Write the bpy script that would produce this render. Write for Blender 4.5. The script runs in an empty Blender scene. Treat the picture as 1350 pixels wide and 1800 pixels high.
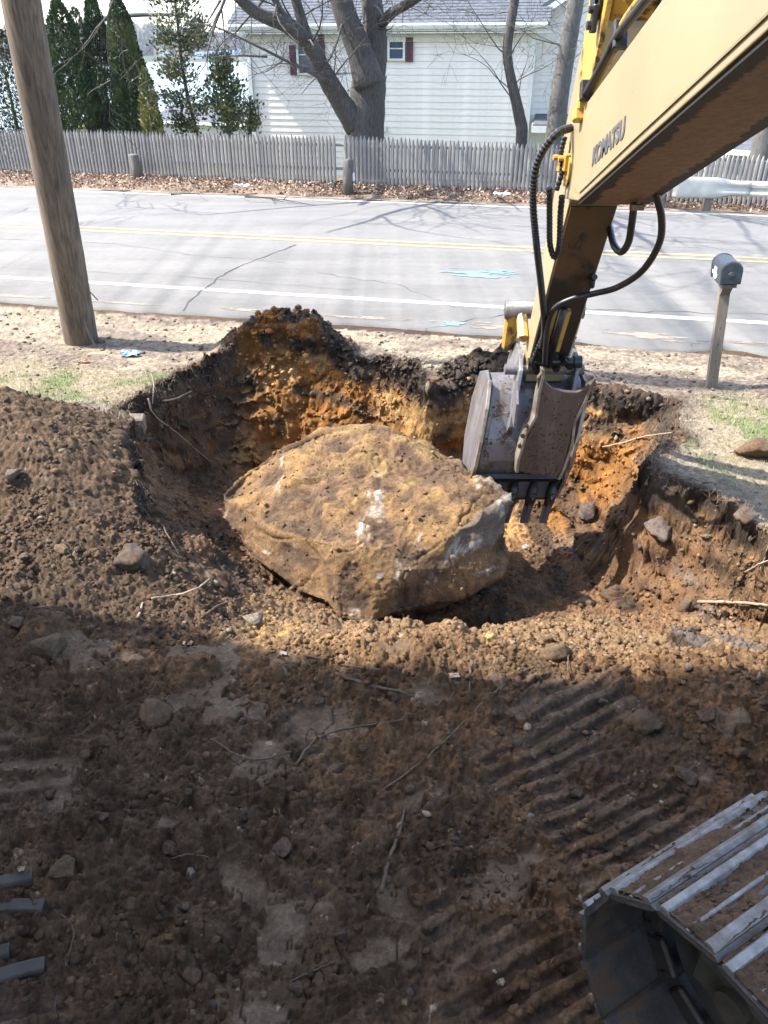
import bpy, bmesh, math, random
import numpy as np
from mathutils import Vector, Matrix
random.seed(7)
S = bpy.context.scene
C = S.collection
R = math.radians
# ------------------------------------------------------------------ camera, sky, sun, exposure
PITCH = R(30.8); CP, SP = math.cos(PITCH), math.sin(PITCH)
EYE = Vector((0, 0, 3.0))
cd = bpy.data.cameras.new("camera"); cam = bpy.data.objects.new("camera", cd); C.objects.link(cam)
cam.location = EYE; cam.rotation_euler = (math.pi / 2 - PITCH, 0, 0)
cd.sensor_fit = 'HORIZONTAL'; cd.sensor_width = 36; cd.lens = 36; cd.clip_start = 0.05; cd.clip_end = 9000
S.camera = cam
SUN_EL, SHADOW_AZ = R(52), R(-4.5)          # shadows fall towards +x and a little towards the camera
w = bpy.data.worlds.new("World"); S.world = w; w.use_nodes = True
nt = w.node_tree; sky = nt.nodes.new('ShaderNodeTexSky'); sky.sky_type = 'NISHITA'; sky.sun_disc = False
sky.sun_elevation = SUN_EL; sky.sun_rotation = R(-90) + SHADOW_AZ * -1 + R(0)
sky.air_density = 1.0; sky.dust_density = 1.6; sky.ozone_density = .6
bg = nt.nodes['Background']; bg.inputs[1].default_value = 0.15
nt.links.new(sky.outputs[0], bg.inputs[0])
sl = bpy.data.lights.new("sun", 'SUN'); so = bpy.data.objects.new("sun", sl); C.objects.link(so)
sl.energy = 3.3; sl.angle = R(0.55); sl.color = (1.0, 0.955, 0.88)
sd = Vector((math.cos(SHADOW_AZ) * math.cos(SUN_EL), math.sin(SHADOW_AZ) * math.cos(SUN_EL), -math.sin(SUN_EL)))
so.rotation_euler = sd.to_track_quat('-Z', 'Y').to_euler()
sky.sun_rotation = math.atan2(-sd.x, -sd.y)
S.view_settings.view_transform = 'Standard'; S.view_settings.look = 'None'
S.view_settings.gamma = 1; S.view_settings.use_curve_mapping = False
S.view_settings.exposure = 2.1

# ------------------------------------------------------------------ helpers: places
def at(px, py, x=None, y=None, z=None, d=None):
    """The point of the place that lies in the direction of photo pixel px, py at a known x, y, z or depth."""
    u, v = (px - 675) / 1350, (900 - py) / 1350
    ry, rz = CP + v * SP, -SP + v * CP
    if d is None:
        d = x / u if x is not None else (y / ry if y is not None else (z - 3) / rz)
    return Vector((u * d, ry * d, 3 + rz * d))

# ------------------------------------------------------------------ helpers: noise (numpy)
def hsh(ix, iy, s):
    n = (ix.astype(np.int64) * 374761393 + iy.astype(np.int64) * 668265263 + s * 974634777) & 0x7fffffff
    n = ((n ^ (n >> 13)) * 1274126177) & 0x7fffffff
    n = ((n ^ (n >> 15)) * 2246822519) & 0x7fffffff
    return ((n ^ (n >> 16)) & 0xffffff) / float(0xffffff)
def vn(x, y, s=0):
    ix, iy = np.floor(x), np.floor(y); fx, fy = x - ix, y - iy
    fx = fx * fx * fx * (fx * (fx * 6 - 15) + 10); fy = fy * fy * fy * (fy * (fy * 6 - 15) + 10)
    a = hsh(ix, iy, s); b = hsh(ix + 1, iy, s); c = hsh(ix, iy + 1, s); d = hsh(ix + 1, iy + 1, s)
    return (a + (b - a) * fx + (c - a) * fy + (a - b - c + d) * fx * fy) * 2 - 1
def fbm(x, y, o=4, s=0, g=0.5):
    t = 0 * x; a = 1.0; n = 0
    for i in range(o):
        t = t + a * vn(x * 2 ** i + 17.3 * i, y * 2 ** i - 9.1 * i, s + i); n += a; a *= g
    return t / n * 1.35
def lumps(x, y, cell, s, keep=1.0):
    gx, gy = x / cell, y / cell; ix, iy = np.floor(gx), np.floor(gy)
    wq = vn(gx * 2.7, gy * 2.7, s + 50); wr = vn(gx * 2.7 + 9, gy * 2.7, s + 51); h = np.zeros_like(gx); idv = np.zeros_like(gx)
    for dx in (-1, 0, 1):
        for dy in (-1, 0, 1):
            jx, jy = ix + dx, iy + dy
            a, b, c, e = hsh(jx, jy, s), hsh(jx, jy, s + 1), hsh(jx, jy, s + 2), hsh(jx, jy, s + 3)
            r = 0.30 + 0.42 * c * c
            th = e * 3.14; ux, uy = gx - jx - a + .10 * wq, gy - jy - b + .10 * wr
            p, q = ux * np.cos(th) + uy * np.sin(th), -ux * np.sin(th) + uy * np.cos(th)
            v = np.clip(1 - (p * p + q * q * 1.9) / (r * r), 0, 1) ** .62 * (.85 + .25 * wq) * r * (0.5 + e * 0.7) * (hsh(jx, jy, s + 4) < keep)
            m = v > h; h = np.where(m, v, h); idv = np.where(m, a, idv)
    return h * cell, idv
def ss(a, b, x):
    t = np.clip((x - a) / (b - a), 0, 1); return t * t * (3 - 2 * t)
def gau(x, y, cx, cy, sx, sy, th=0.0):
    dx, dy = x - cx, y - cy; c, s = math.cos(th), math.sin(th)
    p, q = dx * c + dy * s, -dx * s + dy * c
    return np.exp(-(p / sx) ** 2 - (q / sy) ** 2)
def polysd(x, y, P):
    """(distance to the outline, inside?)"""
    d = np.full(x.shape, 1e9); ins = np.zeros(x.shape, bool); n = len(P)
    for i in range(n):
        ax, ay = P[i]; bx, by = P[(i + 1) % n]
        ex, ey = bx - ax, by - ay
        t = np.clip(((x - ax) * ex + (y - ay) * ey) / (ex * ex + ey * ey), 0, 1)
        d = np.minimum(d, (x - ax - t * ex) ** 2 + (y - ay - t * ey) ** 2)
        if ay != by:
            ins ^= ((ay > y) != (by > y)) & (x < (bx - ax) * (y - ay) / (by - ay) + ax)
    return np.sqrt(d), ins

# ------------------------------------------------------------------ helpers: materials
def rgb(c): return (c[0], c[1], c[2], 1)
class NT:
    def __init__(s, name):
        s.m = bpy.data.materials.new(name); s.m.use_nodes = True; s.t = s.m.node_tree; s.b = s.t.nodes['Principled BSDF']
        s.co = s.n('ShaderNodeTexCoord')
    def n(s, typ, **k):
        o = s.t.nodes.new(typ)
        for a, v in k.items():
            if a[0] == 'i' and a[1:].isdigit(): o.inputs[int(a[1:])].default_value = v
            else: setattr(o, a, v)
        return o
    def l(s, a, b): s.t.links.new(a, b)
    def noise(s, sc, det=6, rough=0.6, coord='Object', stretch=None, dist=0.0):
        src = s.co.outputs[coord]
        if stretch:
            mp = s.n('ShaderNodeMapping'); mp.inputs['Scale'].default_value = stretch; s.l(src, mp.inputs[0]); src = mp.outputs[0]
        o = s.n('ShaderNodeTexNoise'); o.inputs['Scale'].default_value = sc; o.inputs['Detail'].default_value = det
        o.inputs['Roughness'].default_value = rough; o.inputs['Distortion'].default_value = dist; s.l(src, o.inputs['Vector']); return o.outputs[0]
    def ramp(s, src, stops):
        r = s.n('ShaderNodeValToRGB'); e = r.color_ramp.elements
        while len(e) < len(stops): e.new(0.5)
        for q, (p, c) in zip(e, stops): q.position = p; q.color = rgb(c) if hasattr(c, '__len__') else (c, c, c, 1)
        s.l(src, r.inputs[0]); return r.outputs[0]
    def mix(s, f, a, b, mode='MIX'):
        o = s.n('ShaderNodeMix', data_type='RGBA', blend_type=mode)
        for i, v in ((0, f), (6, a), (7, b)):
            if hasattr(v, 'links') or hasattr(v, 'is_linked'): s.l(v, o.inputs[i])
            else: o.inputs[i].default_value = v if i == 0 else rgb(v)
        return o.outputs[2]
    def bump(s, src, st=0.3, dist=0.01, prev=None):
        b = s.n('ShaderNodeBump'); b.inputs['Strength'].default_value = st; b.inputs['Distance'].default_value = dist
        s.l(src, b.inputs['Height'])
        if prev: s.l(prev, b.inputs['Normal'])
        s.l(b.outputs[0], s.b.inputs['Normal']); return b.outputs[0]
    def col(s, v):
        if hasattr(v, 'is_linked'): s.l(v, s.b.inputs['Base Color'])
        else: s.b.inputs['Base Color'].default_value = rgb(v)
    def rough(s, v):
        if hasattr(v, 'is_linked'): s.l(v, s.b.inputs['Roughness'])
        else: s.b.inputs['Roughness'].default_value = v
def simple(name, c, rough=0.7, var=0.25, sc=8, metal=0.0, bump=0.2, bsc=60, bdist=0.004, stretch=None, c2=None):
    t = NT(name); c2 = c2 or tuple(k * (1 - var * 1.6) for k in c)
    f = t.ramp(t.noise(sc, stretch=stretch), [(0.35, 0.0), (0.65, 1.0)])
    t.col(t.mix(f, c2, c)); t.rough(rough); t.b.inputs['Metallic'].default_value = metal
    if bump: t.bump(t.noise(bsc, stretch=stretch), bump, bdist)
    return t.m
# ------------------------------------------------------------------ helpers: objects
def link(name, me, m=None, parent=None, smooth=False):
    o = bpy.data.objects.new(name, me); C.objects.link(o)
    if m is not None: me.materials.append(m)
    if parent is not None: o.parent = parent
    if smooth: me.polygons.foreach_set('use_smooth', np.ones(len(me.polygons), bool))
    return o
def mesh_np(name, V, F, col=None, extra=None):
    """V n x 3, F m x k: one mesh from arrays, with an optional colour per vertex"""
    me = bpy.data.meshes.new(name); V = np.ascontiguousarray(V, np.float32); F = np.ascontiguousarray(F, np.int32); k = F.shape[1]
    me.vertices.add(len(V)); me.vertices.foreach_set('co', V.ravel())
    me.loops.add(F.size); me.loops.foreach_set('vertex_index', F.ravel())
    me.polygons.add(len(F)); me.polygons.foreach_set('loop_start', np.arange(0, F.size, k, dtype=np.int32))
    if col is not None:
        a = me.attributes.new('tint', 'FLOAT_COLOR', 'POINT'); q = np.ones((len(V), 4), np.float32); q[:, :3] = col
        if extra is not None: q[:, 3] = extra
        a.data.foreach_set('color', q.ravel())
    me.update(calc_edges=True); return me
def empty(name, loc=(0, 0, 0), rz=0.0, label=None, cat=None, group=None):
    o = bpy.data.objects.new(name, None); C.objects.link(o); o.location = loc; o.rotation_euler = (0, 0, rz); o.empty_display_size = .1
    return tag(o, label, cat, group)
def tag(o, label=None, cat=None, group=None, kind=None):
    if label: o['label'] = label
    if cat: o['category'] = cat
    if group: o['group'] = group
    if kind: o['kind'] = kind
    return o
def copy_tree(o, parent=None):
    c = o.copy(); C.objects.link(c)
    if parent is not None: c.parent = parent
    for ch in list(o.children): copy_tree(ch, c)
    return c
class MB:
    """collects shapes into one mesh"""
    def __init__(s): s.b = bmesh.new()
    def poly(s, pts, faces):
        vs = [s.b.verts.new(p) for p in pts]
        for f in faces: s.b.faces.new([vs[i] for i in f])
        return vs
    def box(s, c, d, rot=None, bev=0.0):
        M = Matrix.Translation(Vector(c))
        if rot is not None: M = M @ rot.to_4x4()
        M = M @ Matrix.Diagonal((d[0], d[1], d[2], 1))
        r = bmesh.ops.create_cube(s.b, size=1, matrix=M)
        if bev:
            es = list({e for v in r['verts'] for e in v.link_edges})
            bmesh.ops.bevel(s.b, geom=es, offset=bev, segments=1, affect='EDGES', profile=.5)
        return s
    def prism(s, prof, x0, x1, axis=0):
        """extrude a closed (a, b) outline from x0 to x1 along an axis"""
        def p(a, b, t): return ((t, a, b), (a, t, b), (a, b, t))[axis]
        n = len(prof); lo = [s.b.verts.new(p(a, b, x0)) for a, b in prof]; hi = [s.b.verts.new(p(a, b, x1)) for a, b in prof]
        s.b.faces.new(lo[::-1]); s.b.faces.new(hi)
        for i in range(n): s.b.faces.new((lo[i], lo[(i + 1) % n], hi[(i + 1) % n], hi[i]))
        return s
    def tube(s, pts, rad, n=8, cap=True, wob=0.0):
        pts = [Vector(p) for p in pts]
        if not hasattr(rad, '__len__'): rad = [rad] * len(pts)
        rings = []; up = Vector((.13, .21, 1)).normalized()
        t0 = (pts[1] - pts[0]).normalized()
        a = t0.orthogonal().normalized()
        for i, p in enumerate(pts):
            t = (pts[min(i + 1, len(pts) - 1)] - pts[max(i - 1, 0)]).normalized()
            a = (a - t * a.dot(t)).normalized(); b = t.cross(a)
            ring = []
            for k in range(n):
                th = 2 * math.pi * k / n; r = rad[i] * (1 + (random.uniform(-wob, wob) if wob else 0))
                ring.append(s.b.verts.new(p + (a * math.cos(th) + b * math.sin(th)) * r))
            rings.append(ring)
        for r0, r1 in zip(rings, rings[1:]):
            for k in range(n): s.b.faces.new((r0[k], r0[(k + 1) % n], r1[(k + 1) % n], r1[k]))
        if cap: s.b.faces.new(rings[0][::-1]); s.b.faces.new(rings[-1])
        return s
    def cyl(s, p, q, r, n=20, r2=None):
        return s.tube([p, q], [r, r if r2 is None else r2], n)
    def build(s, name, m, parent=None, smooth=False, bev=0.0):
        me = bpy.data.meshes.new(name); bmesh.ops.recalc_face_normals(s.b, faces=s.b.faces[:]); s.b.to_mesh(me); s.b.free()
        o = link(name, me, m, parent, smooth)
        if bev:
            b = o.modifiers.new('bevel', 'BEVEL'); b.width = bev; b.segments = 2; b.limit_method = 'ANGLE'; b.angle_limit = R(40)
        return o
def spline(P, n=10):
    P = [Vector(p) for p in P]; Q = [P[0] * 2 - P[1]] + P + [P[-1] * 2 - P[-2]]; out = []
    for i in range(1, len(Q) - 2):
        for k in range(n):
            t = k / n; a, b, c, d = Q[i - 1], Q[i], Q[i + 1], Q[i + 2]
            out.append(0.5 * ((2 * b) + (c - a) * t + (2 * a - 5 * b + 4 * c - d) * t * t + (3 * b - a - 3 * c + d) * t ** 3))
    return out + [P[-1]]
# ------------------------------------------------------------------ materials
def soil_mat(name):
    t = NT(name); a = t.n('ShaderNodeAttribute', attribute_name='tint')
    n1 = t.noise(55, 8, .7); n2 = t.noise(340, 3, .6)
    f = t.ramp(n1, [(0.28, .50), (0.5, 1.0), (0.74, 1.6)]); g = t.ramp(n2, [(0.3, .6), (0.7, 1.45)])
    c = t.mix(1.0, a.outputs['Color'], f, 'MULTIPLY'); c = t.mix(1.0, c, g, 'MULTIPLY'); t.col(c)
    rr = t.n('ShaderNodeMapRange'); rr.inputs['From Min'].default_value = 0; rr.inputs['From Max'].default_value = 1
    rr.inputs['To Min'].default_value = .92; rr.inputs['To Max'].default_value = .55; t.l(a.outputs['Alpha'], rr.inputs[0]); t.rough(rr.outputs[0])
    t.b.inputs['Specular IOR Level'].default_value = .22
    p = t.bump(t.noise(62, 8, .78), .8, .016); t.bump(n2, .6, .005, p)
    return t.m
M_soil = soil_mat('soil')
def attr_mat(name, rough=.8, bump=.3, sc=90, dist=.004):
    t = NT(name); a = t.n('ShaderNodeAttribute', attribute_name='tint')
    g = t.ramp(t.noise(sc), [(0.3, .7), (0.7, 1.3)]); t.col(t.mix(1.0, a.outputs['Color'], g, 'MULTIPLY')); t.rough(rough)
    t.bump(t.noise(sc), bump, dist); return t.m
M_leaf = attr_mat('foliage', .6, 0.1, 40); M_litter = attr_mat('dry leaves', .75, .2, 60)
def wood_mat(name, c, c2, sc=6, stretch=(8, 8, .6), rough=.85, bump=.5, dist=.006):
    t = NT(name); n = t.noise(sc, 8, .65, stretch=stretch, dist=.4); n2 = t.noise(1.6, 4, .6)
    a = t.mix(t.ramp(n, [(0.34, 0.), (0.62, 1.)]), c2, c); t.col(t.mix(t.ramp(n2, [(0.35, 0.), (0.7, .5)]), a, tuple(k * .55 for k in c2)))
    t.rough(rough); t.bump(n, bump, dist); return t.m
M_pole = wood_mat('weathered pole wood', (.18, .135, .095), (.06, .043, .03), 3.2, (10, 10, .5), dist=.012)
M_post = wood_mat('grey post wood', (.17, .155, .135), (.07, .062, .052), 6, (10, 10, .8))
M_bark = wood_mat('grey bark', (.115, .105, .095), (.035, .03, .027), 5, (7, 7, 1.1), bump=.9, dist=.02)
M_twig = wood_mat('root bark', (.13, .085, .055), (.05, .032, .02), 14, (3, 3, 3))
M_twig2 = wood_mat('pale root', (.38, .29, .21), (.2, .14, .09), 14, (3, 3, 3))
# ------------------------------------------------------------------ THE GROUND
SL = -0.218                                  # the road runs away to the left
def road_off(x, y): return y - SL * x        # 9.65 near edge, 19.6 far edge
RIM = [(-1.25, 3.75), (-1.42, 4.25), (-1.72, 4.75), (-1.95, 5.2), (-2.22, 5.9), (-2.42, 6.45), (-2.45, 7.3), (-2.2, 7.95), (-1.82, 8.4), (-1.6, 8.6),
       (-1.0, 8.55), (-.55, 8.45), (-.22, 8.15), (.12, 7.95), (.5, 7.7), (.85, 7.85), (1.3, 7.95), (1.75, 7.8), (2.1, 7.55), (2.5, 7.4), (2.86, 7.2), (2.78, 6.8), (2.62, 6.4),
       (2.34, 5.85), (2.3, 5.55), (2.52, 5.25), (2.62, 4.9), (2.78, 4.5), (3.4, 4.1), (4.4, 3.9), (4.6, 3.1), (3.2, 3.15), (2.2, 3.3), (1.2, 3.25), (.4, 3.5), (-.3, 3.55), (-.85, 3.45)]
FLOOR = [(-.85, 4.5), (-1.2, 5.1), (-1.5, 5.8), (-1.75, 6.5), (-1.95, 7.2), (-1.65, 7.75), (-1.1, 7.75), (-.5, 7.6), (0, 7.3), (.6, 7.05), (1.2, 7.25), (1.7, 7.0), (1.85, 6.5), (1.95, 6.0),
         (1.95, 5.5), (2.08, 5.15), (2.35, 4.75), (2.6, 4.42), (3.3, 4.0), (4.0, 3.8), (3.9, 3.6), (2.6, 4.1), (1.6, 4.1), (.8, 4.0), (.1, 4.12), (-.4, 4.2)]
FC = np.array([(-.9, 4.5, -.42), (-1.2, 5.1, -.6), (-1.5, 6, -.85), (-1.8, 7.2, -1.05), (-1, 7.5, -1.2), (.2, 7.1, -1.3), (1.2, 7.1, -1.3), (1.8, 6.8, -1.25), (1.5, 6, -1.35), (1.2, 5.4, -1.1),
               (1.9, 5.4, -1.15), (2.2, 4.9, -.85), (2.8, 4.3, -.55), (3.6, 3.9, -.4), (1.5, 4.4, -.62), (.9, 4.25, -.5), (.3, 4.4, -.66), (-.3, 4.5, -.62), (0, 5.5, -1.0), (-.6, 5.2, -.75), (.7, 4.8, -.85)])
_d = np.sqrt(((FC[:, None, :2] - FC[None, :, :2]) ** 2).sum(-1)); _w = np.linalg.solve(_d + np.eye(len(FC)) * .02, FC[:, 2] + .85)
def zfloor(x, y):
    t = np.full(x.shape, -.85) - .26 * gau(x, y, -.70, 5.02, .34, .16, -.45) - .34 * gau(x, y, .55, 4.80, .55, .24, .22)
    for (a, b, _), q in zip(FC, _w): t = t + q * np.sqrt((x - a) ** 2 + (y - b) ** 2)
    return t
def ztop(x, y):
    o = road_off(x, y)
    z = 0 * x
    z = z + .84 * gau(x, y, -3.75, 5.5, 1.75, 1.05, -.12) + .22 * gau(x, y, -2.2, 4.6, .5, 1.0, .35)          # spoil heap on the left
    z = z + .22 * gau(x, y, -3.2, 3.2, 1.2, .8) 
    z = z + .40 * gau(x, y, -1.14, 8.72, .36, .38) + .20 * gau(x, y, -1.6, 8.68, .42, .24) + .20 * gau(x, y, -.72, 8.6, .3, .30)    # heap on the far rim
    z = z + .14 * gau(x, y, .1, 8.08, .5, .14, -.35) + .17 * gau(x, y, 1.15, 8.05, .32, .16) + .13 * gau(x, y, 1.32, 8.1, .1, .1) + .1 * gau(x, y, .75, 7.95, .35, .1, .2)
    z = z + .10 * gau(x, y, 1.75, 7.9, .4, .12) + .05 * gau(x, y, 2.6, 5.0, .3, .7, .3)
    z = z + .10 * gau(x, y, .9, 3.15, 1.6, .3) + .12 * gau(x, y, .25, 3.35, .35, .16) + .10 * gau(x, y, 1.9, 2.9, .5, .3)
    # far bank, the slope down to the lake, the lake bed
    z = z + .14 * ss(19.7, 20.6, o) - .5 * ss(22.0, 26, o) - 1.3 * ss(25, 36, o) - 2.4 * ss(36, 62, o)
    yy = y
    z = z + 5.5 * ss(960, 1010, yy)                                                        # far shore
    hill = 26 * (1 + .5 * vn(x / 260, x * 0, 91) + .22 * vn(x / 90, x * 0, 92)) + 12 * gau(x, x * 0, -470, 0, 160, 1)
    z = z + hill * ss(1010, 1600, yy) + 18 * ss(1500, 3500, yy)
    z = z - .06 * ss(9.62, 9.8, o) * (1 - ss(19.4, 19.55, o))                                 # bed of the road
    return z
SH_A = (.885, .466)                          # the long side of a track shoe: direction of the track prints
def cdir(x, y, cx, cy, a, b, ux, uy):
    p = (x - cx) * ux + (y - cy) * uy; q = -(x - cx) * uy + (y - cy) * ux
    return p / a, q / b, p, q
PRINTS = [(.95, 2.55, .62, .78, SH_A), (.55, 1.75, .5, .45, SH_A), (-1.45, 1.45, .5, .45, (.97, .24)), (-2.05, 2.5, .5, .3, (.97, .2)), (1.45, 2.0, .4, .3, SH_A), (-.3, 2.85, .3, .28, (.7, .7))]
BARS = [(-1.75, 2.55, .3, .03, .1), (-1.75, 2.42, .28, .026, .16)]
PATCH = [(-.62, 2.6, .24, .16, .3), (-.3, 2.85, .3, .13, .5), (-.78, 2.92, .2, .1, .2), (-.3, 1.75, .15, .22, .9), (-.05, 1.7, .17, .1, .1), (-.42, 1.45, .12, .2, 1.2), (.05, 1.9, .1, .2, .9), (-.55, 1.95, .1, .14, .9),
         (-.55, 3.3, .2, .1, .1), (-1.0, 3.05, .2, .08, .6), (.3, 3.0, .14, .1, 0), (1.0, 2.95, .3, .1, .2), (-.45, 1.2, .1, .1, .4), (.5, 2.0, .2, .1, .5), (-.9, 2.3, .12, .1, .5), (-.75, 1.25, .12, .1, .5), (.15, 2.35, .1, .08, .3)]
def ground(x, y, fine=True, color=False):
    x = np.asarray(x, float); y = np.asarray(y, float)
    near = (y < 9.6) & (x > -9) & (x < 9)
    o = road_off(x, y)
    wx = x + .10 * vn(x * 2.2, y * 2.2, 5) + .05 * vn(x * 6, y * 6, 6) + .02 * vn(x * 17, y * 17, 8)
    wy = y + .10 * vn(x * 2.2, y * 2.2, 15) + .05 * vn(x * 6, y * 6, 16) + .02 * vn(x * 17, y * 17, 18)
    dR, iR = polysd(wx, wy, RIM); dF, iF = polysd(wx, wy, FLOOR)
    t = np.where(iR, np.where(iF, 1.0, dR / (dR + dF + 1e-6)), 0.0)
    steep = ss(3.9, 4.8, y + .12 * np.abs(x))                         # walls are steep except the near ramp
    sh_w = np.where(t < .16, t / .16 * .22, np.where(t < .62, .22 + (t - .16) / .46 * .6, .82 + (t - .62) / .38 * .18))
    sh_r = ss(0, 1, t)
    sh = sh_w * steep + sh_r * (1 - steep)
    zt = ztop(x, y); zf = zfloor(x, y)
    z = zt + (zf - zt) * sh
    depth = zt - z
    # which ground is dug up, which is lawn or verge
    yb = 6.55 + .25 * vn(x * 1.7, y * 0, 33) + .12 * vn(x * 6, y * 6, 34)
    lawn = np.where(iR, 0.0, np.where(x < 0, ss(-.15, .15, y - yb + .35 * ss(-3.2, -4.5, x)), 1.0))
    lawn = np.where((x > 0) & ~iR, ss(-.1, .12, y - (4.2 + .2 * vn(x * 2, y * 2, 35))), lawn)
    lawn = lawn * ss(.03, .16 + .12 * vn(x * 3, y * 3, 36), dR)
    heap = np.clip(gau(x, y, -1.1, 8.65, .75, .45) * 1.6, 0, 1) + np.clip(1 - dR / .22, 0, 1) * ((y > 7.2) & (x > -.8) & (x < 2.2))
    lawn = lawn * (1 - np.clip(ss(.3, .7, heap), 0, 1))
    lawn = np.clip(lawn, 0, 1); dug = 1 - lawn
    inr = o < 9.45
    dug = np.where(inr, dug, 0.0)
    if fine:
        wall = ss(.04, .22, depth) * steep * (1 - ss(.9, 1.0, t))
        # pressed patches and track prints
        flat = 0 * x; pr = 0 * x; prm = 0 * x
        for cx, cy, a, b, (ux, uy) in PRINTS:
            p, q, P_, Q_ = cdir(x, y, cx, cy, a, b, ux, uy)
            m = ss(1.05, .72, np.sqrt(p * p + q * q) + .32 * vn(x * 5, y * 5, 41))
            m = m * ss(-.45, .1, vn(x * 3.1, y * 3.1, 44) + .35 * vn(x * 9, y * 9, 45))
            ph = (Q_ + .012 * vn(x * 7, y * 7, 43)) / .088
            s_ = ph - np.floor(ph)
            pr = np.where(m > prm, ss(.0, .16, s_) * ss(.66, .5, s_), pr); prm = np.maximum(prm, m)
        pm = 0 * x
        for cx, cy, a, b, th in PATCH:
            p, q, _, _ = cdir(x, y, cx, cy, a, b, math.cos(th), math.sin(th))
            pm = np.maximum(pm, ss(.87, .80, np.sqrt(p * p + q * q) + .50 * vn(x * 9, y * 9, 47) + .34 * vn(x * 27, y * 27, 48)))
        rnd = ss(.47, .56, vn(x * 3.3, y * 3.3, 71) * .6 + vn(x * 10, y * 10, 72) * .35 + .12 * vn(x * 30, y * 30, 73)) * (y < 3.5) * .9
        pm = np.maximum(pm, rnd) * (1 - iF) * dug
        prm = prm * dug * (1 - ss(0.05, .3, depth))
        press = np.clip(np.maximum(pm, prm * .8), 0, 1)
        amp = dug * (1 - .86 * press)
        l0, id0 = lumps(x + .03 * vn(x * 9, y * 9, 3), y, .30, 101, .45); l1, id1 = lumps(x, y, .12, 111, .6)
        l2, id2 = lumps(x, y, .055, 121, .8); l3, id3 = lumps(x, y, .028, 131, .9)
        rough = .55 + .45 * ss(-.3, .5, vn(x * 1.3, y * 1.3, 51))
        wl = 1 - .55 * wall
        kf = 1 + .5 * ss(3.5, 3.1, y); zl = (.38 * l0 + .50 * l1 * kf + .50 * l2 * kf + .45 * l3) * (1 - .9 * wall) * rough + .012 * np.abs(fbm(x * 26, y * 26, 3, 67, .7)) + .014 * fbm(x * 44, y * 44, 2, 68) + .02 * np.abs(fbm(x * 11, y * 11, 4, 66, .65))
        z = z + amp * (zl + .035 * fbm(x * 1.6, y * 1.6, 4, 61) + .022 * fbm(x * 7, y * 7, 4, 65, .62))
        z = z + amp * .02 * np.abs(fbm(x * 16, y * 16, 3, 69))
        z = z + prm * (.028 * pr - .01) + pm * (.016 * vn(x * 5, y * 5, 49) + .016 + .012 * vn(x * 13, y * 13, 50)) - .022 * press * ss(.06, .0, np.abs(vn(x * 9, y * 9, 77) + .4 * vn(x * 24, y * 24, 78))) * pm
        for cx, cy, hl, hw_, an in BARS:
            p_, q_ = (x - cx) * math.cos(an) + (y - cy) * math.sin(an), -(x - cx) * math.sin(an) + (y - cy) * math.cos(an)
            bm = ss(hl + .012, hl - .004, np.abs(p_ + .012 * vn(q_ * 30, p_ * 4, 95))) * ss(hw_ + .010, hw_ - .008, np.abs(q_ + .006 * vn(p_ * 9, q_ * 3, 96))); z = z * (1 - bm) + bm * (.055 + .05 * q_ + .004 * vn(x * 20, y * 20, 97)); press = np.maximum(press, bm)
        # walls: ledges and slumps
        led = fbm(x * 2.1 + y * .8, zt - depth * 3.2 + y * .9, 4, 81)
        z = z + wall * .10 * led
        z = z + lawn * (.012 * fbm(x * 5, y * 5, 4, 87) + .006 * fbm(x * 30, y * 30, 2, 88)) * (o < 9.5)
        z = z + (o > 19.7) * (o < 30) * .03 * fbm(x * 3, y * 3, 4, 89)
        # ragged turf lip
        z = z + lawn * .03 * ss(.3, .05, dR) * near + heap * .09 * np.clip(fbm(x * 8, y * 8, 3, 90, .6), -.4, 1) * inr
    if not color: return z
    # ---- colour of the soil, with light put in on ramp and foreground
    def c3(*c): return np.array(c)[None, :]
    def mx(a, b, f): return a + (b - a) * np.clip(f, 0, 1)[:, None]
    brown, dark, tan, orange, yellow = c3(.094, .058, .034), c3(.044, .031, .022), c3(.20, .125, .066), c3(.235, .105, .028), c3(.36, .215, .085)
    ya = y + 1.1 * z * (y < 9); n1, n2, n3 = fbm(x * 1.1, ya * 1.1, 4, 201), fbm(x * 4.5, ya * 4.5, 4, 205), fbm(x * 18, ya * 18, 3, 209)
    col = mx(np.repeat(brown, len(x), 0), c3(.062, .041, .027), ss(-.2, .5, n1 + .4 * n2))
    col = mx(col, c3(.11, .068, .038), ss(.25, .7, n2 - .5 * n1) * .7)
    top = gau(x, y, -3.6, 5.0, 2.2, 1.9)
    col = mx(col, c3(.112, .072, .044), top * 1.2)
    # ramp and bench between shade line and pit: sunlight painted as paler tan
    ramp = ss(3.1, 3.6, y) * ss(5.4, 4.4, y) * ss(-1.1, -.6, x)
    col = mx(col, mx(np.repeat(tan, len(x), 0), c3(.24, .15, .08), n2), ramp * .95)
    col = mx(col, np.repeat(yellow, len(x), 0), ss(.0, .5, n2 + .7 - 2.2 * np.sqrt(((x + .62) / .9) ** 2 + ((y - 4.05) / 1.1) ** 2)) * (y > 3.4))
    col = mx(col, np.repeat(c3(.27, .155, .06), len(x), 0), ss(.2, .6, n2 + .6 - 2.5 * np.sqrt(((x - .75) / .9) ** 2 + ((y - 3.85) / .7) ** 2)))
    # walls and floor
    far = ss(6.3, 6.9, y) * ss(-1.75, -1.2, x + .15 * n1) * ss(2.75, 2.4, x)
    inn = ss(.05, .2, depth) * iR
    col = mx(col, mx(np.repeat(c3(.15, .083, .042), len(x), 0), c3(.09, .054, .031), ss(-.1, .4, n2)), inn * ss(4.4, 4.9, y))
    w2 = fbm(x * 9, z * 9, 3, 225); streak = fbm(x * 2.0 + .5 * y + .25 * w2, z * 3.2 - .4 * x, 4, 221) + .3 * w2
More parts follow.
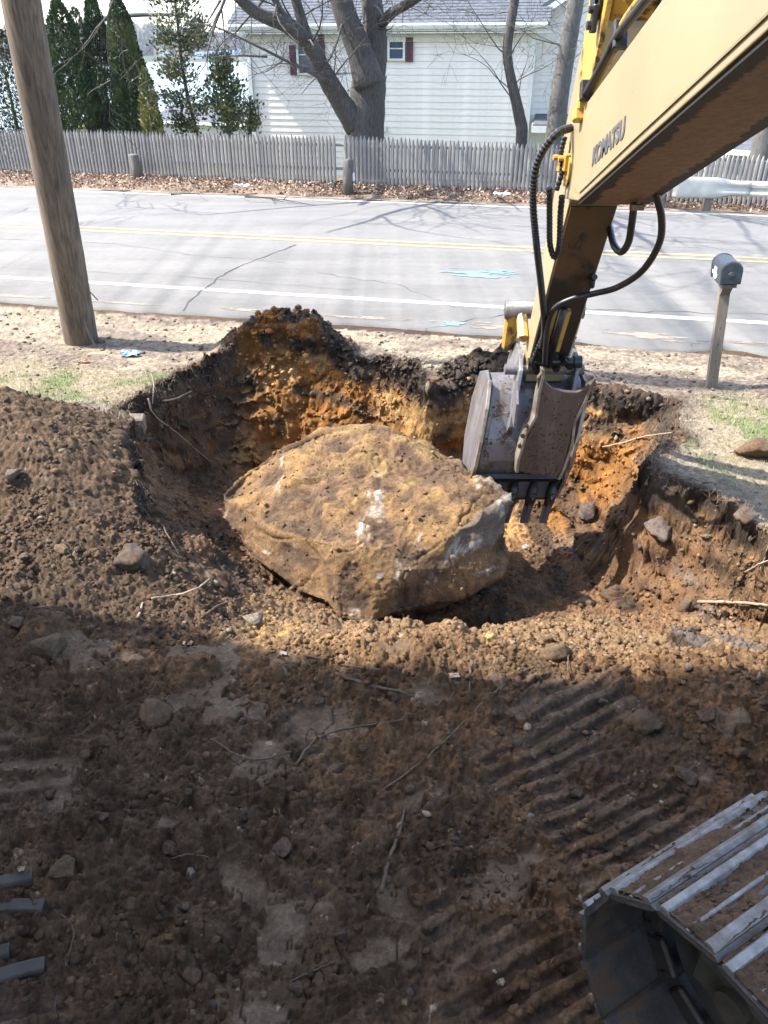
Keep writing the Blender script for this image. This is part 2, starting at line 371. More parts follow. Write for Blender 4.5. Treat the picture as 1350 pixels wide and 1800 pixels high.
    col = mx(col, np.repeat(orange, len(x), 0), inn * far * ss(-.62, -.2, streak))
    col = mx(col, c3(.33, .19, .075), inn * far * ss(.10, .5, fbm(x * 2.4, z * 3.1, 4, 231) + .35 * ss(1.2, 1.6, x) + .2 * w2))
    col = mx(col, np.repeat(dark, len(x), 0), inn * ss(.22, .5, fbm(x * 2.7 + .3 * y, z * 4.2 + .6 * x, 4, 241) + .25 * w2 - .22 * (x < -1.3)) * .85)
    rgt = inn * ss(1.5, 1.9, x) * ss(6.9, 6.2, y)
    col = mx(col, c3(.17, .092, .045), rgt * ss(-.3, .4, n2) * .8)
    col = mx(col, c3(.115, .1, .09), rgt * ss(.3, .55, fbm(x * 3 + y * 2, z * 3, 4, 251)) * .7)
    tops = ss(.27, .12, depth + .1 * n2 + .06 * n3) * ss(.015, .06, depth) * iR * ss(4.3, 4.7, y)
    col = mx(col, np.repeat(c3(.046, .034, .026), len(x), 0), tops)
    col = mx(col, np.repeat(c3(.06, .045, .034), len(x), 0), np.clip(heap, 0, 1) * (1 - inn) * (y > 7))
    col = mx(col, np.repeat(orange * .9, len(x), 0), ss(.0, .3, n2 + .25) * np.maximum(gau(x, y, -1.45, 8.62, .30, .16), gau(x, y, -.95, 8.52, .2, .1)) * 1.6)
    lt = .8 + .5 * id1 if fine else 1.0
    if fine:
        wk = 1 - ss(.04, .22, depth) * steep; col = col * (1.05 + wk * (-.25 + .22 * id1 + .2 * id2 + .16 * id3))[:, None] * (.9 + .25 * n3)[:, None]
        gl = press * ss(.0, .5, .6 + n2)
        col = mx(col, c3(.090, .067, .049), gl * .75 * (1 - ramp)); col = mx(col, c3(.032, .022, .018), prm * (1 - pr) * .8)
        stones = (hsh(np.floor(x / .028), np.floor(y / .028), 301) > .985) * dug
        col = mx(col, c3(.21, .17, .13), stones * (l3 > .004) * .8)
    else: gl = 0 * x
    fg = ss(3.7, 3.2, y)[:, None]; col = col * (1 + fg * (np.array([[.34, .22, .03]]) + .75 * (fbm(x * 8, y * 8, 5, 291, .7))[:, None]))  # shaded foreground: fill light put into a lighter, warmer colour, plus random mottling
    # verge: pale sandy gravel; lawn: straw and green
    v1 = fbm(x * .9, (o) * 3.5, 4, 261); v2 = fbm(x * 25, y * 25, 3, 265)
    ver = mx(np.repeat(c3(.205, .162, .122), len(x), 0), c3(.29, .235, .165), ss(-.1, .4, v1 + .5 * gau(o, o * 0, 9.0, 0, .35, 1)))
    ver = mx(ver, c3(.14, .105, .08), ss(.2, .6, fbm(x * 2.5, y * 5, 4, 267)) * .65) * (.82 + .4 * v2)[:, None]
    gr = mx(np.repeat(c3(.20, .165, .10), len(x), 0), c3(.25, .2, .145), ss(-.2, .4, v2))
    gr = mx(gr, c3(.10, .135, .045), ss(.0, .5, fbm(x * 2.6, y * 2.6, 4, 271)) * .8)
    lw = np.maximum(gau(x, y, -4.1, 7.7, 1.9, .65, -.25), np.maximum(gau(x, y, 3.6, 6.0, .85, 1.35), gau(x, y, -2.7, 7.6, .9, .4)))
    ver = mx(ver, gr, ss(.25, .6, lw + .15 * n2))
    col = mx(col, ver, lawn * inr)
    # far side of the road
    col = mx(col, mx(np.repeat(c3(.20, .15, .11), len(x), 0), c3(.11, .072, .05), ss(-.2, .4, n2)), (o > 19.0) * ss(5, 6, y))
    col = mx(col, c3(.10, .11, .05), ss(22, 23, o)); col = mx(col, c3(.035, .045, .03), ss(900, 950, y))
    hillc = fbm(x / 30, y / 30, 3, 281)
    col = mx(col, mx(np.repeat(c3(.11, .085, .075), len(x), 0), c3(.035, .05, .03), ss(-.1, .2, hillc)), ss(980, 1010, y))
    return z, col, gl, dug
# graded rows, fan-shaped columns
ys = [.55]
while ys[-1] < 4.2: ys.append(ys[-1] + .0082)
while ys[-1] < 7.25: ys.append(ys[-1] + .0108)
while ys[-1] < 8.75: ys.append(ys[-1] + .0062)
while ys[-1] < 2300: ys.append(ys[-1] + max(.03, (ys[-1] - 8.5) * .055))
ys = np.array([-14, -6, -2.5, -1, -.2, .2, .4] + ys)
us = np.linspace(-.64, .64, 780); st = us[1] - us[0]; ext = []; k = .64; s_ = st
while k < 2.2: s_ *= 1.22; k += s_; ext.append(k)
us = np.concatenate([-np.array(ext)[::-1], us, ext])
W = np.where(ys < 1.5, 2.83, np.maximum(ys * .859 + 1.54, 2.83))
X = us[None, :] * W[:, None]; Y = np.repeat(ys[:, None], len(us), 1)
xs, yv = X.ravel(), Y.ravel()
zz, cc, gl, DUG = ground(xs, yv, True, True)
nr, nc = X.shape
# the walls of the pit are worked in the round: pushed in and out along their own faces, with clods and ledges
Zg = zz.reshape(nr, nc); gyr, gxc = np.gradient(Zg); dX = np.gradient(X, axis=1); dY = np.gradient(Y, axis=0); sx_, sy_ = gxc / dX, gyr / dY
for _ in range(6):
    for q in (sx_, sy_): q[1:-1, 1:-1] = .2 * (q[1:-1, 1:-1] + q[:-2, 1:-1] + q[2:, 1:-1] + q[1:-1, :-2] + q[1:-1, 2:])
mag = np.sqrt(sx_ ** 2 + sy_ ** 2) + 1e-6; stp_ = (ss(.8, 2.0, mag) * (Y < 9.2) * (Y > 4.2)).ravel(); hx, hy = (-sx_ / mag).ravel(), (-sy_ / mag).ravel()
dsp = np.zeros_like(xs); m = stp_ > .001; A_w = xs[m] * .9 - yv[m] * .55; Zw = zz[m]
l_a, ia = lumps(A_w + .05 * vn(A_w * 5, Zw * 5, 2), Zw, .17, 811, .6); l_b, ib = lumps(A_w, Zw, .075, 821, .7); l_c, ic = lumps(A_w, Zw, .034, 831, .8)
dsp[m] = .10 * fbm(A_w * 1.8, Zw * 2.0, 4, 801) - .05 * ss(.10, .0, np.abs(fbm(A_w * 1.6 + 3, Zw * 2.6, 3, 851))) + .020 * fbm(A_w * 8, Zw * 9, 4, 805, .6) + .30 * l_a + .38 * l_b + .6 * l_c - .02
dsp *= stp_; xs = xs + hx * dsp; yv2 = yv + hy * dsp
cc[m] *= (1 + (.3 * stp_[m] * fbm(A_w * 11, Zw * 11, 3, 841)) + .25 * (ib - .5) * (l_b > .002) + .2 * (ic - .5))[:, None]
i = np.arange(nr * nc).reshape(nr, nc)
F = np.stack([i[:-1, :-1], i[:-1, 1:], i[1:, 1:], i[1:, :-1]], -1).reshape(-1, 4)
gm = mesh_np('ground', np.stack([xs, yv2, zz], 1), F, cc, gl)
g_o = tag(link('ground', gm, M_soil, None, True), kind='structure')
def gz(x, y): return float(ground(np.array([x]), np.array([y]))[0])

# loose crumbs of soil and pebbles, far too many to count
def scatter(n, seed, box, ok, size, pal, sub=1, flat=.75, sink=.25, name='soil_crumbs', mat=None, gloss=0.0):
    rs = np.random.RandomState(seed)
    x = rs.uniform(box[0], box[1], n * 3); y = rs.uniform(box[2], box[3], n * 3); keep = ok(x, y, rs); x, y = x[keep][:n], y[keep][:n]; n = len(x)
    z, c, _, _ = ground(x, y, True, True)
    bmx = bmesh.new(); bmesh.ops.create_icosphere(bmx, subdivisions=sub, radius=1); v0 = np.array([v.co[:] for v in bmx.verts]); f0 = np.array([[v.index for v in f.verts] for f in bmx.faces]); bmx.free()
    k = len(v0); r = size(rs, n)
    V = v0[None] * (1 + rs.uniform(-.34, .3, (n, k, 1))); V = V * (r[:, None, None]) * np.stack([rs.uniform(.75, 1.35, n), rs.uniform(.7, 1.2, n), flat * rs.uniform(.7, 1.1, n)], 1)[:, None, :]
    a = rs.uniform(0, 6.28, n); ca, sa = np.cos(a)[:, None], np.sin(a)[:, None]
    tl = rs.uniform(-.6, .6, n)[:, None]; V[:, :, 2] += V[:, :, 0] * tl * .5
    V = np.stack([V[:, :, 0] * ca - V[:, :, 1] * sa + x[:, None], V[:, :, 0] * sa + V[:, :, 1] * ca + y[:, None], V[:, :, 2] + (z + r * flat * sink)[:, None]], -1)
    col = pal(rs, c, n); col = np.repeat(col[:, None, :], k, 1).reshape(-1, 3)
    F = (f0[None] + (np.arange(n) * k)[:, None, None]).reshape(-1, 3)
    me = mesh_np(name, V.reshape(-1, 3), F, col, np.full(n * k, gloss)); return tag(link(name, me, mat or M_soil, None, sub > 1), kind='stuff')
def okdug(x, y, rs):
    z, c, g, d = ground(x, y, True, True); vis = (np.abs(x) < .56 * (y * .859 + 1.6) + .1) & (y > .9)
    dR_, iR_ = polysd(x, y, RIM); dF_, iF_ = polysd(x, y, FLOOR); vis = vis & ~(iR_ & ~iF_ & (y > 5.2) & (rs.uniform(0, 1, len(x)) < .8)); return vis & (d > .5) & (rs.uniform(0, 1, len(x)) > g * .85) & (rs.uniform(0, 1, len(x)) < np.clip(.35 + .65 * fbm(x * 2.5, y * 2.5, 3, 401), .12, 1)) & (z > -2)
scatter(34000, 11, (-3.2, 3.2, .9, 4.6), okdug, lambda rs, n: .0035 + .019 * rs.power(.15, n), lambda rs, c, n: c * rs.uniform(.75, 1.35, (n, 1)), 1, .8, .35)
scatter(17000, 12, (-4.2, 3.6, 4.0, 8.9), okdug, lambda rs, n: .0055 + .022 * rs.power(.14, n), lambda rs, c, n: c * rs.uniform(.8, 1.35, (n, 1)), 1, .8, .3)
def okp(x, y, rs): return okdug(x, y, rs)
def peb(rs, c, n):
    p = np.array([(.17, .13, .09), (.12, .09, .065), (.23, .19, .145), (.15, .09, .055), (.10, .08, .065)])[rs.randint(0, 5, n)]; return p * rs.uniform(.6, 1.1, (n, 1))
scatter(800, 13, (-4, 3.6, .9, 8.4), okp, lambda rs, n: .006 + .02 * rs.power(.3, n), peb, 1, .7, .4, 'pebbles', gloss=.3)
def okv(x, y, rs):
    z, c, g, d = ground(x, y, True, True); o = road_off(x, y); return (d < .4) & (o < 9.4) & (y > 4) & (np.abs(x) < .58 * (y * .859 + 1.6))
scatter(2600, 14, (-6, 6, 4.3, 10.8), okv, lambda rs, n: .006 + .028 * rs.power(.2, n), lambda rs, c, n: c * rs.uniform(.55, 1.35, (n, 1)), 1, .55, .3, 'verge_gravel')
def wall_scatter(n, seed, r0, r1, pw, colf, name, sub=1):
    rs = np.random.RandomState(seed); zr = zz; cand = np.nonzero((stp_ > .35) & (yv < 8.7) & (yv > 4.2) & (np.abs(xs) < 3.4))[0]
    k = cand[rs.randint(0, len(cand), n * 3)]; cl = fbm(xs[k] * 3 + yv[k] * 2, zr[k] * 4, 3, seed); k = k[rs.uniform(0, 1, len(k)) < .22 + ss(-.1, .4, cl)][:n]; n = len(k)
    b = bmesh.new(); bmesh.ops.create_icosphere(b, subdivisions=sub, radius=1); v0 = np.array([v.co[:] for v in b.verts]); f0 = np.array([[v.index for v in f.verts] for f in b.faces]); b.free()
    r = r0 + (r1 - r0) * rs.power(pw, n); c0 = np.stack([xs[k] + hx[k] * r * .3, yv2[k] + hy[k] * r * .3, zr[k] + .1 * r], 1) + rs.normal(0, .004, (n, 3))
    V = v0[None] * (1 + rs.uniform(-.35, .32, (n, len(v0), 1))) * r[:, None, None] * rs.uniform(.6, 1.25, (n, 1, 3)) + c0[:, None, :]
    c_ = np.repeat(colf(rs, cc[k], n)[:, None], len(v0), 1).reshape(-1, 3)
    tag(link(name, mesh_np(name, V.reshape(-1, 3), (f0[None] + (np.arange(n) * len(v0))[:, None, None]).reshape(-1, 3), c_, np.zeros(n * len(v0))), M_soil), kind='stuff')
wall_scatter(15000, 21, .003, .022, .14, lambda rs, c, n: c * rs.uniform(.75, 1.35, (n, 1)), 'wall_crumbs')
wall_scatter(900, 22, .006, .032, .3, lambda rs, c, n: np.array([(.17, .13, .09), (.12, .09, .065), (.24, .2, .15), (.22, .13, .06), (.10, .08, .065)])[rs.randint(0, 5, n)] * rs.uniform(.6, 1.1, (n, 1)), 'wall_pebbles')
# big crumbs standing on the heap at the far rim
scatter(600, 15, (-1.9, -.3, 8.35, 9.1), lambda x, y, rs: gau(x, y, -1.05, 8.68, .6, .32) > rs.uniform(.1, .9, len(x)), lambda rs, n: .008 + .034 * rs.power(.25, n), lambda rs, c, n: c * rs.uniform(.8, 1.5, (n, 1)), 1, .85, .2)
scatter(500, 16, (-.7, 2.0, 7.7, 8.4), lambda x, y, rs: polysd(x, y, RIM)[0] < .16, lambda rs, n: .007 + .026 * rs.power(.25, n), lambda rs, c, n: c * rs.uniform(.7, 1.4, (n, 1)), 1, .85, .2)
# ------------------------------------------------------------------ THE ROAD
def road_pt(x, o, z): return (x, o + SL * x, z)
RX = np.array([-70, -40, -22] + list(np.linspace(-16, 14, 401)) + [22, 40, 70])
def edge_o(x, near):
    if near:
        e = 9.62 + .05 * vn(x * .7, x * 0, 501) + .035 * vn(x * 3, x * 0, 502) + .012 * vn(x * 11, x * 0, 503)
        return e - .16 * gau(x, x * 0, 3.2, 0, .7, 1) + .20 * gau(x, x * 0, 4.05, 0, .22, 1) - .1 * gau(x, x * 0, 4.6, 0, .3, 1)
    return 19.55 + .12 * vn(x * .5, x * 0, 511) + .04 * vn(x * 3, x * 0, 512)
def strip(name, o0, o1, z, m, xr=RX, nacross=2, parent=None, kind='structure', thick=.0):
    V = []; n = len(xr)
    a = o0(xr) if callable(o0) else np.full(n, float(o0)); b = o1(xr) if callable(o1) else np.full(n, float(o1))
    for k in range(nacross):
        o = a + (b - a) * k / (nacross - 1); V.append(np.stack([xr, o + SL * xr, np.full(n, z)], 1))
    if thick: V.insert(0, np.stack([xr, a - .01 + SL * xr, np.full(n, z - thick)], 1))
    r = len(V); V = np.concatenate(V); i = np.arange(r * n).reshape(r, n)
    F = np.stack([i[:-1, :-1], i[:-1, 1:], i[1:, 1:], i[1:, :-1]], -1).reshape(-1, 4)
    o = link(name, mesh_np(name, V, F), m, parent); 
    if kind: tag(o, kind=kind)
    return o
t = NT('asphalt')
spk = t.noise(260, 3, .7); pat = t.noise(.9, 5, .6, stretch=(.35, 1.6, 1)); mid = t.noise(9, 5, .6)
c = t.mix(t.ramp(spk, [(0.3, 0.), (0.7, 1.)]), (.092, .089, .085), (.194, .188, .180))
c = t.mix(1.0, c, t.ramp(pat, [(0.3, .84), (0.7, 1.14)]), 'MULTIPLY'); c = t.mix(1.0, c, t.ramp(mid, [(0.3, .93), (0.7, 1.07)]), 'MULTIPLY')
t.col(c); t.rough(.82); t.bump(spk, .35, .004); M_asph = t.m
ro = strip('road', lambda x: edge_o(x, True), lambda x: edge_o(x, False), .03, M_asph, thick=.09)
def paint(name, c, wear=.5, sc=22):
    t = NT(name); n = t.noise(sc, 7, .7, stretch=(.5, 1, 1)); f = t.ramp(n, [(wear - .12, 1.), (wear + .16, .25)])
    t.col(t.mix(f, (.10, .10, .103), c)); t.rough(.75); t.bump(t.noise(200), .3, .003); return t.m
M_white = paint('white road paint', (.50, .50, .50), .50); M_yel = paint('yellow road paint', (.44, .32, .13), .47)
strip('road_edge_line', 10.72, 10.87, .034, M_white); strip('road_edge_line', 19.02, 19.16, .034, M_white)
strip('road_center_line', 14.42, 14.54, .034, M_yel); strip('road_center_line', 14.72, 14.84, .034, M_yel)
def smear(name, cells, m, z=.034, kind='structure'):
    """an irregular sheet of paint: the cells of a fine grid where a noise mask holds"""
    b = MB()
    for cx, cy, a, q, sd, thr in cells:
        n = 56; gx = np.linspace(-1, 1, n); PX, PY = np.meshgrid(gx, gx)
        mk = (1 - np.sqrt(PX ** 2 + PY ** 2)) + .75 * fbm(PX * 2.2 + sd, PY * 3.5, 4, int(sd)) > thr
        vs = {}
        def v(i, j):
            if (i, j) not in vs: vs[(i, j)] = b.b.verts.new((cx + gx[j] * a, cy + gx[i] * q + SL * gx[j] * a, z))
            return vs[(i, j)]
        for i in range(n - 1):
            for j in range(n - 1):
                if mk[i, j]: b.b.faces.new((v(i, j), v(i, j + 1), v(i + 1, j + 1), v(i + 1, j)))
    return tag(b.build(name, m), kind=kind)
M_blue = paint('blue marking paint', (.18, .42, .52), .44, 9)
p1_, p2_ = at(835, 481, z=.03), at(795, 570, z=.03)
smear('road_paint_marking', [(p1_.x, p1_.y, .55, .34, 3, .42), (p1_.x + .4, p1_.y + .05, .35, .10, 8, .34), (p2_.x, p2_.y, .28, .13, 5, .46), (at(975, 500, z=.03).x, at(975, 500, z=.03).y, .3, .12, 9, .5)], M_blue, .0385)
M_drift = simple('drifted sand', (.24, .20, .15), .9, .2, 20)
cells = [(x, 9.84 + SL * x + random.uniform(0, .12), random.uniform(.3, .8), random.uniform(.06, .18), i * 3 + 11, .3) for i, x in enumerate(np.arange(-7, 7, 1.7))]
cells += [(x, 19.42 + SL * x, 1.2, .18, i * 5 + 2, .3) for i, x in enumerate(np.arange(-14, 12, 1.6))]
smear('road_drift_sand', cells, M_drift, .0345)
M_crack = simple('tar crack', (.065, .063, .062), .9, .1, bump=0)
def crack(pts, wd):
    b = MB(); P = []
    for p, q in zip(pts, pts[1:]):
        p, q = at(*p, z=.036), at(*q, z=.036)
        for k in range(7):
            f = k / 7; P.append(p.lerp(q, f) + Vector((random.uniform(-.035, .035), random.uniform(-.05, .05), 0)))
    P.append(q); L, Rr = [], []
    for i, p in enumerate(P):
        t_ = (P[min(i + 1, len(P) - 1)] - P[max(0, i - 1)]).normalized(); nn = Vector((-t_.y, t_.x, 0)) * wd * random.uniform(.2, .8)
        L.append(b.b.verts.new(p + nn)); Rr.append(b.b.verts.new(p - nn))
    for k in range(len(P) - 1): b.b.faces.new((L[k], L[k + 1], Rr[k + 1], Rr[k]))
    tag(b.build('road_crack', M_crack), kind='structure')
crack([(320, 545), (352, 512), (398, 478), (470, 448), (520, 430)], .022); crack([(640, 590), (760, 574), (900, 550)], .012)
crack([(1000, 540), (1075, 545), (1150, 548), (1350, 552)], .012); crack([(1210, 606), (1250, 597), (1350, 606)], .012)
crack([(0, 420), (200, 428), (330, 447), (500, 461)], .010); crack([(560, 480), (700, 500), (800, 540)], .009)
crack([(0, 470), (300, 484), (620, 510)], .008); crack([(900, 395), (1100, 420), (1350, 430)], .01)
# ------------------------------------------------------------------ LAKE
t = NT('lake water'); t.col((.10, .14, .17)); t.rough(.22); t.bump(t.noise(1.2, 4, stretch=(.35, 1, 1)), .5, .12); M_water = t.m
V = np.array([(-2500, 46, -4), (2500, 46, -4), (2500, 1020, -4), (-2500, 1020, -4)]); lk = tag(link('lake_water', mesh_np('lake_water', V, np.array([[0, 1, 2, 3]])), M_water), kind='structure')
# ------------------------------------------------------------------ BOULDER
HULL = [at(*p[:2], y=p[2]) for p in [(650, 745, 6.45), (560, 757, 6.45), (480, 795, 6.35), (420, 835, 6.15), (386, 868, 5.95), (390, 912, 5.75), (424, 952, 5.45), (440, 976, 5.3),
    (500, 1004, 5.02), (556, 1030, 4.75), (575, 1062, 4.6), (598, 1092, 4.45), (645, 1104, 4.42), (720, 1082, 4.6), (800, 1042, 4.85), (850, 1012, 5.0), (889, 1008, 5.05), (893, 985, 5.12),
    (884, 935, 5.3), (880, 872, 5.42), (845, 857, 5.5), (815, 840, 5.95), (800, 812, 6.15), (760, 778, 6.35), (590, 960, 4.78), (480, 930, 5.25), (700, 930, 5.02), (600, 850, 5.65), (500, 850, 5.95), (780, 905, 5.3), (720, 1000, 4.72)]]
HULL += [Vector(p) for p in [(-.95, 6.6, -1.1), (.85, 6.6, -1.1), (0, 6.9, -.7), (0, 5.1, -1.25), (-.8, 5.6, -1.2), (.6, 5.5, -1.2)]]
def rock_mesh(name, pts, voxel, sm, disp, colfn, parent=None, m=None):
    b = bmesh.new(); [b.verts.new(p) for p in pts]; r = bmesh.ops.convex_hull(b, input=b.verts); 
    bmesh.ops.delete(b, geom=[g for g in r['geom_interior'] if isinstance(g, bmesh.types.BMVert)], context='VERTS')
    me = bpy.data.meshes.new('tmp'); b.to_mesh(me); b.free(); o = bpy.data.objects.new('tmp', me); C.objects.link(o)
    md = o.modifiers.new('r', 'REMESH'); md.mode = 'VOXEL'; md.voxel_size = voxel
    s = o.modifiers.new('s', 'SMOOTH'); s.factor = .5; s.iterations = sm
    me2 = bpy.data.meshes.new_from_object(o.evaluated_get(bpy.context.evaluated_depsgraph_get())); bpy.data.objects.remove(o)
    n = len(me2.vertices); co = np.empty(n * 3, np.float32); me2.vertices.foreach_get('co', co); co = co.reshape(-1, 3).astype(float)
    nn = np.empty(n * 3, np.float32); me2.vertices.foreach_get('normal', nn); nn = nn.reshape(-1, 3).astype(float)
    d, col, al = colfn(co, nn); co = co + nn * d[:, None]; me2.vertices.foreach_set('co', co.astype(np.float32).ravel())
    a = me2.attributes.new('tint', 'FLOAT_COLOR', 'POINT'); q = np.ones((n, 4), np.float32); q[:, :3] = col; q[:, 3] = al; a.data.foreach_set('color', q.ravel())
    me2.name = name; me2.update(); return link(name, me2, m or M_soil, parent, True)
def tri(fn, co, nn, s, *a):
    wx, wy, wz = [np.abs(nn[:, i]) ** 3 + 1e-4 for i in range(3)]; t = wx + wy + wz; x, y, z = co.T
    return (fn(y * s, z * s, *a) * wx + fn(x * s, z * s, *a) * wy + fn(x * s, y * s, *a) * wz) / t
SCR = [(665, 930, 4.9, .13, .05, -.9), (640, 945, 4.85, .12, .03, .35), (480, 878, 5.5, .07, .02, -1.1), (515, 955, 5.15, .09, .03, 1.0), (498, 975, 5.1, .05, .02, 1.2), (402, 890, 5.9, .1, .022, 1.4), (470, 972, 5.2, .06, .03, 0), (700, 990, 4.8, .12, .03, 1.2), (725, 975, 4.85, .10, .025, 1.1), (760, 1005, 4.85, .10, .05, .9), (785, 975, 4.95, .12, .04, 1.0), (820, 960, 5.05, .1, .04, .3), (850, 995, 5.05, .16, .02, -.1), (625, 1058, 4.6, .09, .04, .7), (645, 1040, 4.65, .05, .02, .5), (875, 885, 5.4, .1, .05, 1.4), (850, 862, 5.45, .12, .03, .1), (740, 1040, 4.75, .10, .02, .3), (668, 1006, 4.72, .03, .025, 0)]
def boulder_fn(co, nn):
    big = tri(fbm, co, nn, 1.3, 4, 601); mid = tri(fbm, co, nn, 5, 4, 611); fine = tri(fbm, co, nn, 22, 3, 621)
    l1 = tri(lambda a, b: lumps(a, b, .07, 631, .5)[0], co, nn, 1.); l2 = tri(lambda a, b: lumps(a, b, .028, 641, .8)[0], co, nn, 1.)
    x, y, z = co.T
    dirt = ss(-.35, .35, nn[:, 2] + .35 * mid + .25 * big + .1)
    # scraped bare streaks on the front shoulder, the right end and the left end
    st = np.abs(fbm((x * .8 + z * .5) * 7, (z - x * .3) * 2.2, 4, 651, .6)); reg = gau(x, z, .02, -.12, .45, .2) + gau(x, z, .5, -.32, .5, .2) + gau(x, z, -1.05, -.05, .22, .3) + .9 * gau(x, z, -.6, -.3, .3, .2) + 1.2 * gau(x, z, .95, -.1, .2, .25) + gau(x, z, -.1, -.52, .4, .12)
    bare = 0 * x; wq = .5 + .8 * mid + .5 * fine
    for px, py, yy, ln, wd_, an in SCR:
        ln, wd_ = ln * 1.25, wd_ * 1.5
        c0 = at(px, py, y=yy); p_ = (x - c0.x) * math.cos(an) + (z - c0.z) * math.sin(an); q_ = -(x - c0.x) * math.sin(an) + (z - c0.z) * math.cos(an) + .03 * mid
        bare = np.maximum(bare, ss(.35, .85, np.exp(-(p_ / ln) ** 2 - (q_ / wd_) ** 2) * (.8 + .9 * mid) * (np.abs(y - yy) < .9) * ss(-.75, .15, fbm(p_ * 9, q_ * 55, 4, 672, .65))))
    bare = bare * ss(-.55, .1, fine + mid)
    face = ss(.45, .8, gau(x, z, .8, -.2, .36, .2) * 1.15 + .3 * mid) * (nn[:, 2] < .75)
    d = .10 * big + .028 * mid + .007 * fine + .006 * tri(fbm, co, nn, 55, 3, 625) + (.3 * l1 + .45 * l2) * dirt * (1 - bare) * (1 - .7 * face)
    rdg = np.abs(tri(fbm, co, nn, 3.1, 3, 681)); d = d + face * (.05 - .16 * rdg) - (1 - face) * .018 * ss(.06, .0, np.abs(tri(fbm, co, nn, 2.2, 3, 691)))
    gro = ss(.05, 0, np.abs(fbm(x * 1.7 + .4, z * 1.4 + y * .8, 2, 661))) ; cv = at(556, 985, y=4.95); d = d - .10 * gau(x, z, cv.x - .05, cv.z + .05, .10, .42, .35) * (y < 5.8) - .025 * gro * (1 - dirt * .4)
    def c(*k): return np.array(k)[None]
    col = np.repeat(c(.150, .090, .045), len(x), 0)
    f = lambda a, b, t: a + (b - a) * np.clip(t, 0, 1)[:, None]
    col = f(col, c(.20, .118, .05), ss(.1, .5, mid + .3 * big)); col = f(col, c(.082, .052, .032), ss(.1, .6, -mid + .2)); 
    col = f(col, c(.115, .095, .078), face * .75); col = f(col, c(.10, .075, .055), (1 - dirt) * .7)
    col = f(col, c(.33, .30, .26), bare * (.45 + .4 * ss(-.3, .3, fine)))
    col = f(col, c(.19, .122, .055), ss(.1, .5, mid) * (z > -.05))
    col = col * (1 + .35 * fine)[:, None]
    return d, np.clip(col, .01, 1), bare * .5
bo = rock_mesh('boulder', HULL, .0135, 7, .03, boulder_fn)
def crust(o, n, seed, zmin, r0, r1, name):
    me = o.data; N = len(me.vertices); co = np.empty(N * 3, np.float32); me.vertices.foreach_get('co', co); co = co.reshape(-1, 3); nn = np.empty(N * 3, np.float32); me.vertices.foreach_get('normal', nn); nn = nn.reshape(-1, 3)
    ca_ = np.empty(N * 4, np.float32); me.attributes['tint'].data.foreach_get('color', ca_); ca_ = ca_.reshape(-1, 4)[:, :3]
    rs = np.random.RandomState(seed); k = rs.randint(0, N, n * 3); wt = ss(-.3, .3, fbm(co[k, 0] * 4, co[k, 1] * 4 + co[k, 2] * 3, 3, seed)); k = k[(nn[k, 2] > zmin + rs.uniform(-.15, .15, len(k))) & (rs.uniform(0, 1, len(k)) < .25 + wt)][:n]; n = len(k)
    b = bmesh.new(); bmesh.ops.create_icosphere(b, subdivisions=1, radius=1); v0 = np.array([v.co[:] for v in b.verts]); f0 = np.array([[v.index for v in f.verts] for f in b.faces]); b.free()
    r = r0 + (r1 - r0) * rs.power(.25, n); V = v0[None] * (1 + rs.uniform(-.35, .3, (n, len(v0), 1))) * r[:, None, None] * rs.uniform(.6, 1.2, (n, 1, 3)) + (co[k] + nn[k] * r[:, None] * .35)[:, None, :]
    c_ = np.repeat((ca_[k] * rs.uniform(.9, 1.4, (n, 1)))[:, None], len(v0), 1).reshape(-1, 3)
    tag(link(name, mesh_np(name, V.reshape(-1, 3), (f0[None] + (np.arange(n) * len(v0))[:, None, None]).reshape(-1, 3), c_, np.zeros(n * len(v0))), M_soil, o), kind='stuff')
crust(bo, 650, 5, .35, .006, .022, 'dirt_crumbs')
tag(bo, 'huge soil-crusted boulder lying half dug out in the middle of the pit', 'boulder')
# ------------------------------------------------------------------ STONES
def stone(px, py, wpx, hpx, col, label, name='stone', seed=0, z=None, flat=.7, sink=.25, dirt=.5, grp=None, cat='stone', rz=None):
    """a stone seen at photo pixel px, py, wpx wide"""
    p = None
    lo, hi = 1.0, 12.0                         # walk along the line of sight until it meets the ground
    u, v = (px - 675) / 1350, (900 - py) / 1350
    ds = np.linspace(1.5, 11, 420); xs_, ys_, zs_ = ds * u, ds * (CP + v * SP), 3 + ds * (-SP + v * CP)
    g = ground(xs_, ys_); k = int(np.argmax(g > zs_)); d = ds[k]
    c = Vector((xs_[k], ys_[k], g[k])); s = wpx / 1350 * d / 2
    rs = np.random.RandomState(seed + int(px * 7 + py)); pts = []
    for i in range(16):
        a, b = rs.uniform(0, 6.28), rs.uniform(-1, 1); q = math.sqrt(1 - b * b); r = rs.uniform(.82, 1.08)
        pts.append(Vector((math.cos(a) * q * s * r, math.sin(a) * q * s * r * (hpx / wpx) * 1.05, b * s * flat * r)))
    def fn(co, nn):
        m = tri(fbm, co, nn, 2.2 / s * .5, 4, 701 + seed); f2 = tri(fbm, co, nn, 5 / s, 3, 711)
        dd = s * (.16 * m + .05 * f2); k_ = ss(-.25, .3, m + f2 * .5) * max(dirt, .8)
        cc = np.array(col)[None] * .75 * (1 + .35 * f2)[:, None]; cc = cc + (np.array([.10, .062, .036])[None] - cc) * k_[:, None]; return dd, np.clip(cc, .01, 1), np.full(len(co), .25)
    o = rock_mesh(name, pts, s / 9, 2, 0, fn)
    o.location = c + Vector((0, 0, s * flat * (.5 - sink))); o.rotation_euler = (rs.uniform(-.2, .2), rs.uniform(-.2, .2), rs.uniform(-.4, .4) if rz is None else rz)
    tag(o, label, cat, grp); return o
